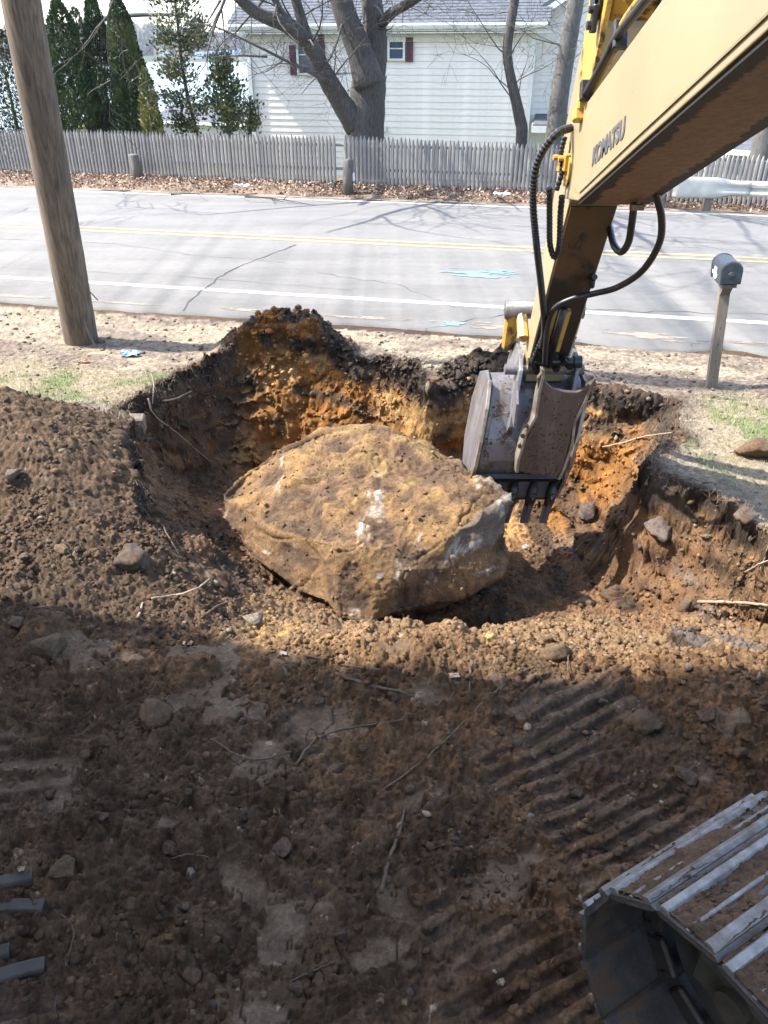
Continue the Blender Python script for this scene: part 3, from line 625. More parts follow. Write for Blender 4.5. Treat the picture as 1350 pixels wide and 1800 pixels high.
G_, B_, T_, P_ = (.17, .15, .13), (.10, .068, .045), (.24, .165, .09), (.36, .31, .25)
stone(1325, 803, 78, 60, (.17, .10, .06), 'large reddish brown rock half in the frame on the right lawn', seed=1, sink=.1)
stone(275, 1270, 66, 68, (.17, .105, .055), 'blocky tan stone standing on the trampled mud of the foreground', seed=2, sink=.0, flat=.9)
stone(232, 990, 88, 78, (.10, .075, .058), 'dark squarish rock stuck in the slope of the left spoil heap', seed=3, sink=.3)
stone(88, 1145, 82, 58, (.11, .085, .06), 'low rounded rock sunk in the foot of the left spoil heap', seed=4, sink=.3)
stone(445, 1095, 48, 34, P_, 'pale stone on the yellow sand in front of the boulder', seed=5, sink=.1)
stone(735, 1075, 10, 8, P_, 'tiny pale stone against the front foot of the boulder', seed=6)
stone(800, 1053, 54, 40, (.15, .07, .045), 'reddish stone wedged under the right side of the boulder', seed=7, sink=.1)
stone(862, 1122, 26, 24, (.42, .30, .12), 'yellow lump beside the sandy crumbs right of the boulder', seed=8)
stone(958, 1128, 40, 26, T_, 'rounded tan stone on the sunlit bench, beside a smaller lump', seed=9)
stone(978, 1155, 58, 26, T_, 'flat tan stone at the edge of the shadow on the sunlit bench', seed=10)
stone(1028, 1065, 42, 36, (.24, .18, .12), 'angular pale brown stone at the foot of the sandy slip', seed=11, sink=.1)
stone(1080, 1050, 56, 54, (.12, .085, .055), 'brown rounded stone leaning on the pit floor behind the angular one', seed=12, sink=.1)
stone(1035, 905, 52, 54, (.11, .085, .075), 'dark grey stone bedded in the pit wall right of the bucket', seed=13)
stone(1155, 930, 66, 90, (.17, .13, .11), 'tall grey-brown stone face in the right wall of the pit', seed=14, sink=.45)
stone(1130, 1275, 62, 46, (.085, .055, .038), 'dark clayey lump above the track prints', seed=15, cat='clod', name='clod')
stone(1200, 1372, 40, 56, (.09, .062, .045), 'smooth-faced clod leaning beside the upper end of the steel track', seed=16, cat='clod', name='clod', sink=.0)
stone(498, 1500, 38, 40, (.10, .062, .05), 'small upright reddish stone in the middle of the foreground mud', seed=17, sink=0)
stone(112, 1535, 50, 52, (.11, .075, .04), 'dark tan lump above the left track prints', seed=18, cat='clod', name='clod')
stone(880, 1726, 18, 18, (.5, .42, .27), 'small cream pebble, lower of the two near the steel track', name='pebble', cat='pebble', seed=19)
stone(868, 1710, 12, 12, (.5, .42, .27), 'small cream pebble, upper of the two near the steel track', name='pebble', cat='pebble', seed=20)
stone(38, 1527, 20, 18, (.42, .30, .17), 'small yellowish pebble at the left edge of the mud', name='pebble', cat='pebble', seed=21)
stone(22, 840, 46, 36, (.16, .13, .105), 'grey stone at the left edge on top of the spoil heap', seed=22)
stone(110, 970, 36, 26, T_, 'tan cobble in the middle of the left spoil heap', seed=23)
stone(50, 988, 34, 30, (.11, .085, .065), 'round dark cobble on the left spoil heap near the picture edge', seed=24)
stone(30, 1100, 36, 34, (.13, .09, .065), 'brown stone at the left edge below the spoil heap', seed=25)
stone(752, 860, 30, 20, (.2, .15, .09), 'small brown stone on the pit slope behind the boulder', seed=26)
stone(1310, 912, 50, 36, (.17, .14, .11), 'weathered stone in the turf lip on the right', seed=27)
stone(1090, 668, 10, 8, (.1, .085, .07), 'dark pebble on the sandy verge right of the excavator arm', name='pebble', cat='pebble', seed=28)
stone(1240, 945, 22, 20, (.26, .2, .15), 'pale cobble sticking out of the shaded right wall', seed=29, sink=.3)
stone(925, 965, 18, 20, (.4, .38, .35), 'white-grey stone on the pit floor beside the boulder', seed=30)
stone(92, 648, 16, 10, (.3, .25, .2), 'pale cobble on the grass left of the pole', seed=31)
stone(176, 603, 20, 8, (.35, .32, .28), 'flat pale stone at the foot of the utility pole', seed=32)
CL = [(560, 1240, 24, 'small clod just under the two level roots'), (690, 1230, 34, 'dark clod at the right end of the lower level root'), (330, 1395, 22, 'small clod below the blocky tan stone'), (720, 1390, 26, 'clod at the top end of the straight stick'), (1010, 1400, 30, 'clod lying across the right-hand track prints'),
  (640, 1320, 20, 'small clod beneath the curved tan root'), (430, 1440, 26, 'clod between the curved root and the reddish upright stone'), (300, 1500, 34, 'broad clod beside the short thin root in the left foreground'), (600, 1650, 30, 'clod among the lower pressed mud patches'), (230, 1600, 40, 'large dark clod right of the pale curling root'),
  (760, 1640, 26, 'clod left of the lowest track prints'), (880, 1290, 26, 'small clod at the upper left of the track prints'), (1060, 1240, 30, 'clod above the dark clayey lump'), (1240, 1260, 40, 'large clod in the shade near the right edge of the picture'), (1300, 1330, 30, 'clod above the steel track near the right edge'),
  (180, 1440, 30, 'clod below left of the blocky tan stone'), (90, 1400, 26, 'clod at the left edge between the two sets of track prints'), (520, 1740, 34, 'clod near the bottom edge beside the arched root'), (340, 1720, 40, 'large clod near the bottom edge, left of the arched root'), (150, 1330, 24, 'small clod below the low rounded rock'), (950, 1610, 26, 'clod just left of the steel track'), (800, 1480, 24, 'small clod right of the straight stick')]
for k, (px, py, wd, lab) in enumerate(CL):
    stone(px, py, wd, wd * .8, (.075, .05, .034), lab, name='clod', cat='clod', grp='loose clods on the foreground mud', seed=40 + k, dirt=.8, sink=.1)
# ------------------------------------------------------------------ ROOTS AND STICKS
def drape(path, lift=.01):
    out = []
    for p in path:
        u, v = (p[0] - 675) / 1350, (900 - p[1]) / 1350; ds = np.linspace(1.5, 12, 500)
        g = ground(ds * u, ds * (CP + v * SP)); zs_ = 3 + ds * (-SP + v * CP); k = int(np.argmax(g + lift > zs_)); d = ds[k]
        out.append(Vector((u * d, d * (CP + v * SP), zs_[k])))
    return out
def root(path, r0, r1, label, m=None, name='root', cat='root', grp=None, lift=.012):
    P = spline(drape(path, lift), 6); n = len(P)
    P = [p + Vector((random.uniform(-1, 1), random.uniform(-1, 1), random.uniform(-.3, .6))) * .004 for p in P]
    b = MB(); b.tube(P, [r0 + (r1 - r0) * i / (n - 1) for i in range(n)], 7, wob=.15); o = b.build(name, m or M_twig, None, True); return tag(o, label, cat, grp)
root([(495, 1140), (560, 1158), (640, 1175), (720, 1178)], .010, .006, 'thin brown root lying level in front of the boulder, upper of two', M_twig)
root([(590, 1185), (650, 1205), (700, 1215), (735, 1228)], .012, .006, 'dark thin root lying just below another in front of the boulder')
root([(520, 1345), (545, 1310), (580, 1288), (640, 1275), (712, 1266)], .007, .004, 'curved tan root across the middle of the foreground mud', M_twig)
root([(712, 1420), (700, 1470), (682, 1520), (670, 1570)], .006, .010, 'straight brown stick pointing at the viewer in the mud', name='stick', cat='stick')
root([(665, 1395), (740, 1340), (800, 1285), (850, 1235), (886, 1205)], .005, .007, 'long crooked root running up towards the sunlit bench')
root([(828, 1160), (826, 1200), (830, 1250)], .007, .005, 'short dark twig standing upright right of the turf clump', name='twig', cat='twig')
root([(95, 1600), (128, 1630), (118, 1690), (100, 1750), (96, 1800)], .003, .004, 'thin pale root curling down beside the left track prints')
root([(268, 1052), (310, 1046), (345, 1035), (371, 1017)], .008, .006, 'pale bare stick lying above the foot of the left spoil heap', M_twig2, 'stick', 'stick', lift=.03)
root([(355, 1085), (385, 1065), (430, 1050)], .009, .006, 'dark stick bridging the mud and the yellow sand', name='stick', cat='stick', lift=.03)
root([(242, 1085), (250, 1060)], .01, .006, 'short pale stub of root on the left heap', M_twig2)
root([(260, 700), (272, 730), (310, 760), (345, 790), (370, 812)], .010, .004, 'long pale root dangling down the left pit wall', M_twig2, lift=.05)
root([(288, 705), (310, 700), (337, 687)], .010, .006, 'pale root stub poking from under the left turf lip', M_twig2, lift=.06)
root([(268, 710), (270, 680), (266, 650)], .006, .003, 'thin upright root at the left turf lip', M_twig2, lift=.08)
root([(285, 922), (300, 950), (318, 980), (335, 1008)], .006, .003, 'reddish root trailing down the left wall of the pit', M_twig, lift=.03)
root([(1060, 786), (1095, 778), (1130, 768), (1182, 760)], .009, .006, 'long pale root reaching out of the right pit wall', M_twig2, lift=.05)
root([(1228, 1058), (1260, 1058), (1310, 1060), (1350, 1064)], .014, .010, 'thick pinkish broken root on the sunlit bench at the right edge', M_twig2, lift=.03)
root([(1310, 1006), (1330, 994), (1350, 985)], .007, .005, 'small pale root on the shaded wall at the right edge', M_twig2, lift=.03)
root([(1240, 1268), (1275, 1290), (1310, 1300)], .005, .003, 'thin root on the mud at the right')
root([(300, 1510), (330, 1502), (368, 1508)], .004, .003, 'short thin root between the pressed mud patches')
root([(488, 1740), (520, 1722), (565, 1700), (590, 1690)], .004, .003, 'thin arched root near the bottom of the mud')
root([(370, 1300), (440, 1335), (520, 1320)], .004, .003, 'fine dark root behind the pressed grey patches')
root([(1008, 1135), (1000, 1150), (996, 1185)], .006, .003, 'tiny brown sapling stub on the sunlit bench', name='twig', cat='twig', lift=.05)
b = MB()
for k in range(60):
    px, py = [(280 + random.uniform(-60, 70), 900 + random.uniform(-50, 120)), (300 + random.uniform(-70, 60), 690 + random.uniform(-20, 50)), (1250 + random.uniform(-90, 90), 890 + random.uniform(-40, 90)), (1180 + random.uniform(-60, 50), 740 + random.uniform(-30, 60)), (random.uniform(100, 1000), random.uniform(1180, 1700))][k % 5]
    a = random.uniform(0, 6.28); L = random.uniform(18, 56)
    P = spline(drape([(px, py), (px + math.cos(a) * L * .5 + random.uniform(-9, 9), py + math.sin(a) * L * .4 + random.uniform(-9, 9)), (px + math.cos(a) * L, py + math.sin(a) * L * .7)], .02), 4)
    if max((p - q).length for p, q in zip(P, P[1:])) < .15: b.tube(P, [.003 - .002 * i / len(P) for i in range(len(P))], 5)
tag(b.build('root_hairs', M_twig, None, True), kind='stuff')
# dark smooth bars at the left edge, pressed out by a track
M_bar = simple('pressed clay', (.050, .041, .035), .62, .25, 9, bump=.5, bsc=26, bdist=.006, c2=(.030, .024, .019))
for px0, py0, px1, py1, hh, lab in [(-60, 1580, 60, 1545, .052, 'uppermost of four smooth dark bars at the lower left edge, slightly tilted'), (-60, 1607, 80, 1600, .056, 'second of four smooth dark bars at the lower left edge, nearly level'), (-60, 1712, 20, 1676, .05, 'short third bar at the lower left edge, below the nearly level one'), (-60, 1745, 82, 1702, .056, 'lowest and longest of four smooth dark bars at the lower left edge')]:
    a_, c_ = drape([(px0 + 62, py0 + (py1 - py0) * 62 / (px1 - px0)), (px1, py1)], .0); a_ = a_ - (c_ - a_).normalized() * .16; d_ = (c_ - a_); L_ = d_.length; d_.normalize(); sd_ = Vector((-d_.y, d_.x, 0)).normalized(); b = MB(); rg = []
    for k in range(9):
        f = k / 8; c0 = a_.lerp(c_, f) + sd_ * .012 * math.sin(f * 3.1) + Vector((0, 0, .012 * f)); w_ = hh * .5 * (1 - .08 * f)
        rg.append([b.b.verts.new(c0 + sd_ * u_ * w_ + Vector((0, 0, v_))) for u_, v_ in ((-1.15, -.04), (-1.0, .012), (-.8, .024), (.8, .034), (1.0, .024), (1.15, -.04))])
    for r0, r1 in zip(rg, rg[1:]):
        for j in range(5): b.b.faces.new((r0[j], r0[j + 1], r1[j + 1], r1[j]))
    b.b.faces.new(rg[0]); b.b.faces.new(rg[-1][::-1]); tag(b.build('tread_bar', M_bar, None, False, .004), lab, 'clay bar', 'smooth dark bars at the lower left edge')
# concrete block in the left lip
b = MB(); b.box((0, 0, 0), (.30, .13, .16), bev=.012); o = b.build('concrete_block', simple('old concrete', (.19, .14, .11), .9, .3, 12, bump=.6))
p = at(226, 745, y=6.55); o.location = p; o.rotation_euler = (.12, .05, .12); tag(o, 'brown brick-like block sticking out of the left turf lip', 'block')
# rusty spike and small litter
b = MB(); b.cyl((0, 0, -.16), (0, 0, .02), .018, 10); b.cyl((0, 0, .02), (0, 0, .05), .055, 12, .05); o = b.build('iron_spike', simple('rust', (.16, .075, .035), .85, .4, 30))
o.location = at(764, 672, y=7.62); tag(o, 'rusty mushroom-headed spike in the far lip of the pit', 'spike')
def crumpled(name, px, py, s, col, label, cat, zoff=.02, rough=.5, zz=None):
    b = MB(); n = 7; vs = [[b.b.verts.new(((i / (n - 1) - .5) * s * 1.6 + random.uniform(-.1, .1) * s, (j / (n - 1) - .5) * s + random.uniform(-.1, .1) * s, random.uniform(0, .3) * s)) for j in range(n)] for i in range(n)]
    for i in range(n - 1):
        for j in range(n - 1): b.b.faces.new((vs[i][j], vs[i + 1][j], vs[i + 1][j + 1], vs[i][j + 1]))
    o = b.build(name, simple(name, col, rough, .3, 30, bump=0)); md = o.modifiers.new('s', 'SOLIDIFY'); md.thickness = s * .03
    q = drape([(px, py)], .01)[0] if zz is None else at(px, py, z=zz); o.location = q + Vector((0, 0, zoff * .4)); return tag(o, label, cat)
crumpled('plastic_wrapper', 228, 625, .13, (.25, .42, .62), 'crumpled blue and white wrapper on the verge right of the pole', 'litter')
crumpled('plastic_scrap', 148, 637, .07, (.42, .13, .07), 'small reddish scrap below the utility pole', 'litter')
crumpled('paper_scrap', 882, 344, .22, (.75, .75, .75), 'white scrap on the leaves by the fence, left of the arm hoses', 'litter', zz=.18)
crumpled('paper_scrap', 426, 329, .24, (.6, .62, .63), 'whitish scrap on the leaves between the two short posts', 'litter', zz=.18)
crumpled('paper_scrap', 498, 1150, .025, (.42, .40, .37), 'tiny white scrap at the left end of the thin root', 'litter')
crumpled('dead_leaf', 798, 1190, .035, (.34, .24, .18), 'pale dead leaf on the turf clump in the shade', 'leaf')
crumpled('dead_leaf', 330, 1133, .035, (.32, .21, .16), 'pinkish dead leaf in the shade left of the yellow sand', 'leaf')
# ------------------------------------------------------------------ UTILITY POLE
p0 = at(142, 598, z=.0); dirv = (at(35, 0, y=8.75) - p0)
top_ = p0 + dirv.normalized() * 9; b = MB(); N_ = 60
b.tube([p0 + Vector((0, 0, -.3)) + (top_ - p0) * (i / N_) for i in range(N_ + 1)], [.198 - .045 * i / N_ for i in range(N_ + 1)], 28, wob=.012)
ep = empty('utility_pole', p0, label='weathered leaning wooden utility pole on the verge at the left', cat='pole')
def under(o, par): o.parent = par; o.matrix_parent_inverse = Matrix.Translation(-Vector(par.location)); return o
under(b.build('shaft', M_pole, None, True), ep)
b = MB(); q = at(158, 590, y=8.85); b.box(q + Vector((0, 0, .0)), (.025, .02, .34), Matrix.Rotation(-.25, 3, 'Y')); under(b.build('ground_strip', M_post), ep)
b = MB(); b.tube(spline([at(158, 513, y=8.9), at(165, 520, y=8.9), at(172, 528, y=8.88)]), .006, 6); under(b.build('loose_wire', simple('wire', (.03, .03, .03), .6)), ep)
# ------------------------------------------------------------------ MAILBOX
pm = at(1250, 680, z=0.0); em = empty('mailbox', pm, label='black mailbox on a grey wooden post at the road edge on the right', cat='mailbox')
M_mail = simple('mailbox plastic', (.034, .042, .054), .45, .3, 20, bump=.1); M_num = simple('white sticker', (.7, .72, .72), .5, .1, 30, bump=0)
pt_ = at(1275, 497, y=pm.y + .08)
ax = (pt_ - pm).normalized(); yv_ = Vector((math.sin(.20), math.cos(.20), 0)); xv_ = yv_.cross(ax).normalized(); yv_ = ax.cross(xv_)
Mx = Matrix((xv_, yv_, ax)).transposed().to_4x4(); L = (pt_ - pm).length
def loc(o, M=Mx, off=(0, 0, 0)): o.parent = em; o.matrix_local = M @ Matrix.Translation(Vector(off)); return o
b = MB(); b.box((0, 0, L / 2 - .1), (.10, .10, L + .2), bev=.004); loc(b.build('post', wood_mat('mailbox post wood', (.22, .185, .15), (.12, .098, .08), 7, (12, 12, .8))))
b = MB(); b.box((0, 0, L + .005), (.13, .44, .03)); loc(b.build('board', M_post))
b = MB(); b.poly([(-.045, -.05, L - .11), (.045, -.05, L - .11), (.045, -.17, L - .01), (-.045, -.17, L - .01), (-.045, -.05, L - .01), (.045, -.05, L - .01)], [(0, 1, 2, 3), (0, 3, 4), (1, 5, 2), (3, 2, 5, 4), (0, 4, 5, 1)]); loc(b.build('bracket', M_post))
prof = [(-.095, 0)] + [(-.1, .13)] + [(-.1 * math.cos(t_ * math.pi / 10), .13 + .085 * math.sin(t_ * math.pi / 10)) for t_ in range(1, 10)] + [(.1, .13), (.095, 0)]
b = MB(); b.prism([(x_, z_ + L + .025) for x_, z_ in prof], -.24, .24, 1); loc(b.build('box', M_mail, bev=.008))
b = MB(); b.prism([(x_ * 1.06, (z_ - .1) * 1.06 + .1 + L + .025) for x_, z_ in prof], .22, .265, 1); loc(b.build('door', M_mail, bev=.006))
b = MB(); b.prism([(x_ * .92, (z_ - .1) * .92 + .1 + L + .025) for x_, z_ in prof], -.252, -.24, 1); b.tube([(0, -.25, L + .11), (0, -.258, L + .11)], [.035, .03], 20); b.tube([(0, -.25, L + .11), (0, -.262, L + .11)], [.016, .014], 20); loc(b.build('back_panel', M_mail, bev=.004))
b = MB(); b.box((-.1015, .02, L + .075), (.004, .12, .06)); b.box((-.1015, .14, L + .09), (.004, .07, .03)); [b.box((-.1015, .06 - .045 * k, L + .135), (.004, .028, .035)) for k in range(3)]; b.box((-.1015, -.06, L + .08), (.004, .05, .03)); loc(b.build('number_stickers', M_num))
b = MB()
for k in range(4): b.cyl((0.0, -.052, .12 + .17 * k), (0, -.05, .12 + .17 * k), .008, 8)
loc(b.build('nail_holes', M_crack))
# ------------------------------------------------------------------ FENCE of pointed pickets
FP = [(-16, 25.0), (-10.8, 23.5), (-6, 22.35), (-1.08, 21.05), (3.5, 19.8), (7.9, 18.4), (11, 17.3), (14, 16.2)]
def fence_xy(s):
    for (a, b_), (c_, d_) in zip(FP, FP[1:]):
        l = math.hypot(c_ - a, d_ - b_)
        if s <= l or (c_, d_) == FP[-1]: return a + (c_ - a) * s / l, b_ + (d_ - b_) * s / l, math.atan2(d_ - b_, c_ - a)
        s -= l
FL = sum(math.hypot(c_ - a, d_ - b_) for (a, b_), (c_, d_) in zip(FP, FP[1:]))
M_pick = []
for k, (a, b_) in enumerate([((.27, .255, .24), (.18, .168, .156)), ((.245, .232, .22), (.16, .15, .142)), ((.29, .275, .25), (.20, .185, .17))]): M_pick.append(wood_mat('grey picket wood %d' % k, a, b_, 5, (8, 8, 1.2), dist=.003))
def picket_mesh(k):
    r = random.Random(k); b = MB(); h = 1.06 + r.uniform(-.02, .02); w_ = .043
    pr = [(-w_, -.05), (-w_, h - .13), (-.4 * w_, h - .03), (0, h), (.4 * w_, h - .03), (w_, h - .13), (w_, -.05)]; n = len(pr)
    A = [b.b.verts.new((x_, -.006, z_)) for x_, z_ in pr]; M_ = [b.b.verts.new((x_ * .45, -.028, z_ - (.02 if 0 < i < n - 1 else 0))) for i, (x_, z_) in enumerate(pr)]; Bk = [b.b.verts.new((x_, .008, z_)) for x_, z_ in pr]
    for i in range(n - 1):
        b.b.faces.new((A[i], A[i + 1], M_[i + 1], M_[i])); b.b.faces.new((Bk[i + 1], Bk[i], A[i], A[i + 1])) if False else b.b.faces.new((A[i + 1], A[i], Bk[i], Bk[i + 1]))
    b.b.faces.new(M_); b.b.faces.new(Bk)
    me = bpy.data.meshes.new('picket'); bmesh.ops.recalc_face_normals(b.b, faces=b.b.faces[:]); b.b.to_mesh(me); b.b.free(); me.materials.append(M_pick[k % 3]); return me
PM = [picket_mesh(k) for k in range(6)]
fe = empty('picket_fence', (FP[3][0], FP[3][1], 0), label='long weathered grey fence of pointed pickets behind the road', cat='fence')
nP = 300; s0 = 1.6; stp = .1012; rest = MB(); base = Vector(fe.location)
for k in range(nP + 22):
    s = s0 + k * stp; gap = abs(s - (s0 + 136.5 * stp)) < stp * .55
    r_ = fence_xy(s); x_, y_, th = r_
    if gap: continue
    z_ = ztop(np.array([x_]), np.array([y_ - .1]))[0] + .05 + .02 * math.sin(s * .9) + random.uniform(-.012, .012) - .03 * (s - 16) / 16
    if k < nP:
        o = bpy.data.objects.new('picket', PM[random.randrange(6)]); C.objects.link(o); o.parent = fe; o.location = Vector((x_, y_, z_)) - base; o.rotation_euler = (random.uniform(-.01, .01), random.uniform(-.008, .008), th + random.uniform(-.06, .06))
    else: rest.box((x_ - base.x, y_ - base.y, z_ + .5), (.08, .03, 1.05), Matrix.Rotation(th, 3, 'Z'))
tag(rest.build('pickets', M_pick[0], fe), kind='stuff')
for hz in (.28, .82):
    b = MB(); P = []
    for k in range(60): x_, y_, th = fence_xy(FL * k / 59.01); P.append(Vector((x_, y_, ztop(np.array([x_]), np.array([y_]))[0] + hz + .1)) - base + Vector((-math.sin(th), math.cos(th), 0)) * .04)
    b.tube(P, .035, 6); b.build('rail', M_pick[1], fe)
# short bollard posts
for (px, py, h, lab, lean) in [(244, 316, .62, 'short grey wooden post before the left part of the fence', -.05), (612, 335, .70, 'short grey wooden post with a white tab near the fence gap', .02)]:
    q = at(px, py, z=.12); e = empty('wooden_post', q, label=lab, cat='post', group='short road posts'); b = MB()
    b.tube([(0, 0, -.2), (lean * .3, 0, .3), (lean, 0, h - .02), (lean, 0, h)], [.135, .13, .125, .115], 16, wob=.02); under(b.build('stump', M_post, None, True), e).location = q
    if px > 500: b = MB(); b.box((.14, -.05, .32), (.06, .02, .18)); o = b.build('white_tab', M_num); o.parent = e
# guardrail
q0 = at(1196, 335, y=18.0); ge = empty('guardrail', (q0.x, q0.y, 0), label='galvanised roadside guardrail with a rounded end piece at the right', cat='guardrail')
t = NT('galvanised steel'); t.col(t.mix(t.ramp(t.noise(4, 5), [(.3, 0.), (.7, 1.)]), (.36, .36, .33), (.50, .50, .46))); t.b.inputs['Metallic'].default_value = .25; t.rough(.5); M_galv = t.m
wv = [(0, -.155), (.03, -.15), (.075, -.11), (.08, -.07), (.02, -.02), (.02, .02), (.08, .07), (.075, .11), (.03, .15), (0, .155)]
b = MB(); dx_ = Vector((math.cos(-.2145), math.sin(-.2145), 0)); nx_ = Vector((dx_.y, -dx_.x, 0)); zc = .52
def rail(b, prof, a, c_, t_=.006):
    for sgn in (0,):
        A = [b.b.verts.new(dx_ * a + nx_ * p_ + Vector((0, 0, zc + q_))) for p_, q_ in prof]; Bq = [b.b.verts.new(dx_ * c_ + nx_ * p_ + Vector((0, 0, zc + q_))) for p_, q_ in prof]
        for i in range(len(prof) - 1): b.b.faces.new((A[i], A[i + 1], Bq[i + 1], Bq[i]))
rail(b, wv, 1.28, 9); o = b.build('rail_beam', M_galv, ge, True); o.modifiers.new('s', 'SOLIDIFY').thickness = .008
b = MB(); rings = []
for k in range(15):                                             # flared buffer end wrapping round
    f = k / 14; a = 1.42 * (1 - f); hh = .155 + .06 * ss(.25, .5, np.array([f]))[0]; wav = 1 - ss(.2, .5, np.array([f]))[0]
    off = .085 + .03 * f if f < .85 else .115; rings.append((a, hh, wav, off))
prev = None
def ringpts(a, hh, wav, off, th=0):
    out = []
    for j in range(11):
        g_ = -1 + 2 * j / 10; wq = np.interp(g_ * .155, [q_ for p_, q_ in wv], [p_ for p_, q_ in wv]); pp = wav * (wq + .008) + (1 - wav) * (off * (1 - abs(g_) ** 6 * .25))
        out.append(dx_ * a + nx_ * pp + Vector((0, 0, zc + g_ * hh)))
    return out
allr = [ringpts(*r_) for r_ in rings]
a, hh, wav, off = rings[-1]
for k in range(1, 9):
    th = math.pi * k / 8; out = []
    for j in range(11):
        g_ = -1 + 2 * j / 10; pp = off * (1 - abs(g_) ** 6 * .25); out.append(dx_ * (-math.sin(th) * .16) + nx_ * (pp * (.5 + .5 * math.cos(th)) - .12 * (1 - math.cos(th)) * .5) + Vector((0, 0, zc + g_ * hh)))
    allr.append(out)
vv = [[b.b.verts.new(p) for p in r_] for r_ in allr]
for r0, r1 in zip(vv, vv[1:]):
    for j in range(10): b.b.faces.new((r0[j], r0[j + 1], r1[j + 1], r1[j]))
o = b.build('end_piece', M_galv, ge, True); o.modifiers.new('s', 'SOLIDIFY').thickness = .008
for k, a in enumerate((.62, 3.6, 6.6)):
    b = MB(); c_ = dx_ * a - nx_ * .12; b.box((c_.x, c_.y, .25), (.18, .2, .75), Matrix.Rotation(-.2145, 3, 'Z'), .01); b.build('rail_post', M_post, ge)
for a in (1.3, 1.42, 1.22):
    b = MB(); c_ = dx_ * a + nx_ * .09; b.cyl(c_ + Vector((0, 0, zc + .085)), c_ + nx_ * .012 + Vector((0, 0, zc + .085)), .016, 8); b.build('bolt', M_galv, ge)
# ------------------------------------------------------------------ EXCAVATOR
ex = empty('excavator', (1.31, 0, 0), label='yellow excavator reaching its boom and bucket into the pit, steel track at the lower right', cat='excavator')
EX = Vector(ex.location)
def part(b, name, m, smooth=False, bev=0.0, parent=ex):
    bmesh.ops.translate(b.b, verts=b.b.verts[:], vec=-EX)      # world coordinates to the machine's own
    return b.build(name, m, parent, smooth, bev)
def paint_mat(name, c, grime, dark=(.02, .015, .012), rust=(.16, .075, .03), lvl=.5, stretch=(1, 1, 1), rough=.42):
    """faded yellow paint with grease, rust and chips"""
    t = NT(name); n = t.noise(5, 9, .66, stretch=stretch, dist=.5); n2 = t.noise(26, 6, .7); n3 = t.noise(1.4, 4, .6)
    base = t.mix(t.ramp(n3, [(0.3, 0.), (0.7, 1.)]), tuple(k * .86 for k in c), c)
    base = t.mix(t.ramp(n2, [(0.66, 0.), (0.70, .8)]), base, rust)
    base = t.mix(t.ramp(n, [(lvl, 0.), (lvl + .09, grime)]), base, dark); t.col(base)
    t.rough(t.ramp(n, [(lvl, rough), (lvl + .1, .55)])); t.bump(n2, .12, .002); return t.m
M_y = paint_mat('faded yellow paint', (.30, .238, .135), .6, (.21, .162, .09), (.30, .17, .05), .60, (.5, .5, 2.4))
M_yd = paint_mat('greasy yellow paint', (.50, .30, .06), .95, lvl=.52)
# underside: brown with a greasy black border along both edges
def edge_mat(name, half, inner, grease, lo, hi):
    t = NT(name); sp = t.n('ShaderNodeSeparateXYZ'); t.l(t.co.outputs['Object'], sp.inputs[0])
    ab = t.n('ShaderNodeMath', operation='ABSOLUTE'); t.l(sp.outputs[0], ab.inputs[0])
    dv = t.n('ShaderNodeMath', operation='DIVIDE'); t.l(ab.outputs[0], dv.inputs[0]); dv.inputs[1].default_value = half
    n = t.noise(9, 8, .75, stretch=(.35, 1, 1)); mul = t.n('ShaderNodeMath', operation='MULTIPLY_ADD'); t.l(n, mul.inputs[0]); mul.inputs[1].default_value = .9; t.l(dv.outputs[0], mul.inputs[2])
    f = t.ramp(mul.outputs[0], [(lo, 0.), (hi, 1.)]); n2 = t.noise(24, 7, .7)
    r_ = t.n('ShaderNodeMapRange'); r_.inputs['From Max'].default_value = 1.6; t.l(mul.outputs[0], r_.inputs[0]); f = t.ramp(r_.outputs[0], [(lo / 1.6, 0.), (hi / 1.6, 1.)])
    t.col(t.mix(f, t.mix(t.ramp(n2, [(0.35, 0.), (0.7, 1.)]), inner, tuple(k * .5 for k in inner)), grease)); t.rough(.6); t.bump(n2, .3, .004); return t.m
M_under = edge_mat('muddy boom underside', .21, (.27, .155, .078), (.018, .014, .013), 1.08, 1.13)
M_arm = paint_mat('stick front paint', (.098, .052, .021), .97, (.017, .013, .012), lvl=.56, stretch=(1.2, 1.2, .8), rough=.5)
def grease_below(m, z0, z1):
    t = m.node_tree; b_ = t.nodes['Principled BSDF']; src = b_.inputs['Base Color'].links[0].from_socket
    tc = t.nodes.new('ShaderNodeTexCoord'); sp = t.nodes.new('ShaderNodeSeparateXYZ'); t.links.new(tc.outputs['Object'], sp.inputs[0]); nz = t.nodes.new('ShaderNodeTexNoise'); nz.inputs['Scale'].default_value = 7; nz.inputs['Detail'].default_value = 6; t.links.new(tc.outputs['Object'], nz.inputs['Vector'])
    ma = t.nodes.new('ShaderNodeMath'); ma.operation = 'MULTIPLY_ADD'; ma.inputs[1].default_value = .7; t.links.new(nz.outputs[0], ma.inputs[0]); t.links.new(sp.outputs[2], ma.inputs[2])
    mr = t.nodes.new('ShaderNodeMapRange'); mr.inputs['From Min'].default_value = z0 + .35; mr.inputs['From Max'].default_value = z1 + .35; mr.inputs['To Min'].default_value = .93; mr.inputs['To Max'].default_value = 0; t.links.new(ma.outputs[0], mr.inputs[0])
    mx_ = t.nodes.new('ShaderNodeMix'); mx_.data_type = 'RGBA'; t.links.new(mr.outputs[0], mx_.inputs[0]); t.links.new(src, mx_.inputs[6]); mx_.inputs[7].default_value = (.016, .013, .012, 1); t.links.new(mx_.outputs[2], b_.inputs['Base Color'])
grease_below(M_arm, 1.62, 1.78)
M_greas = simple('greasy black steel', (.022, .019, .018), .4, .4, 30, bump=.4)
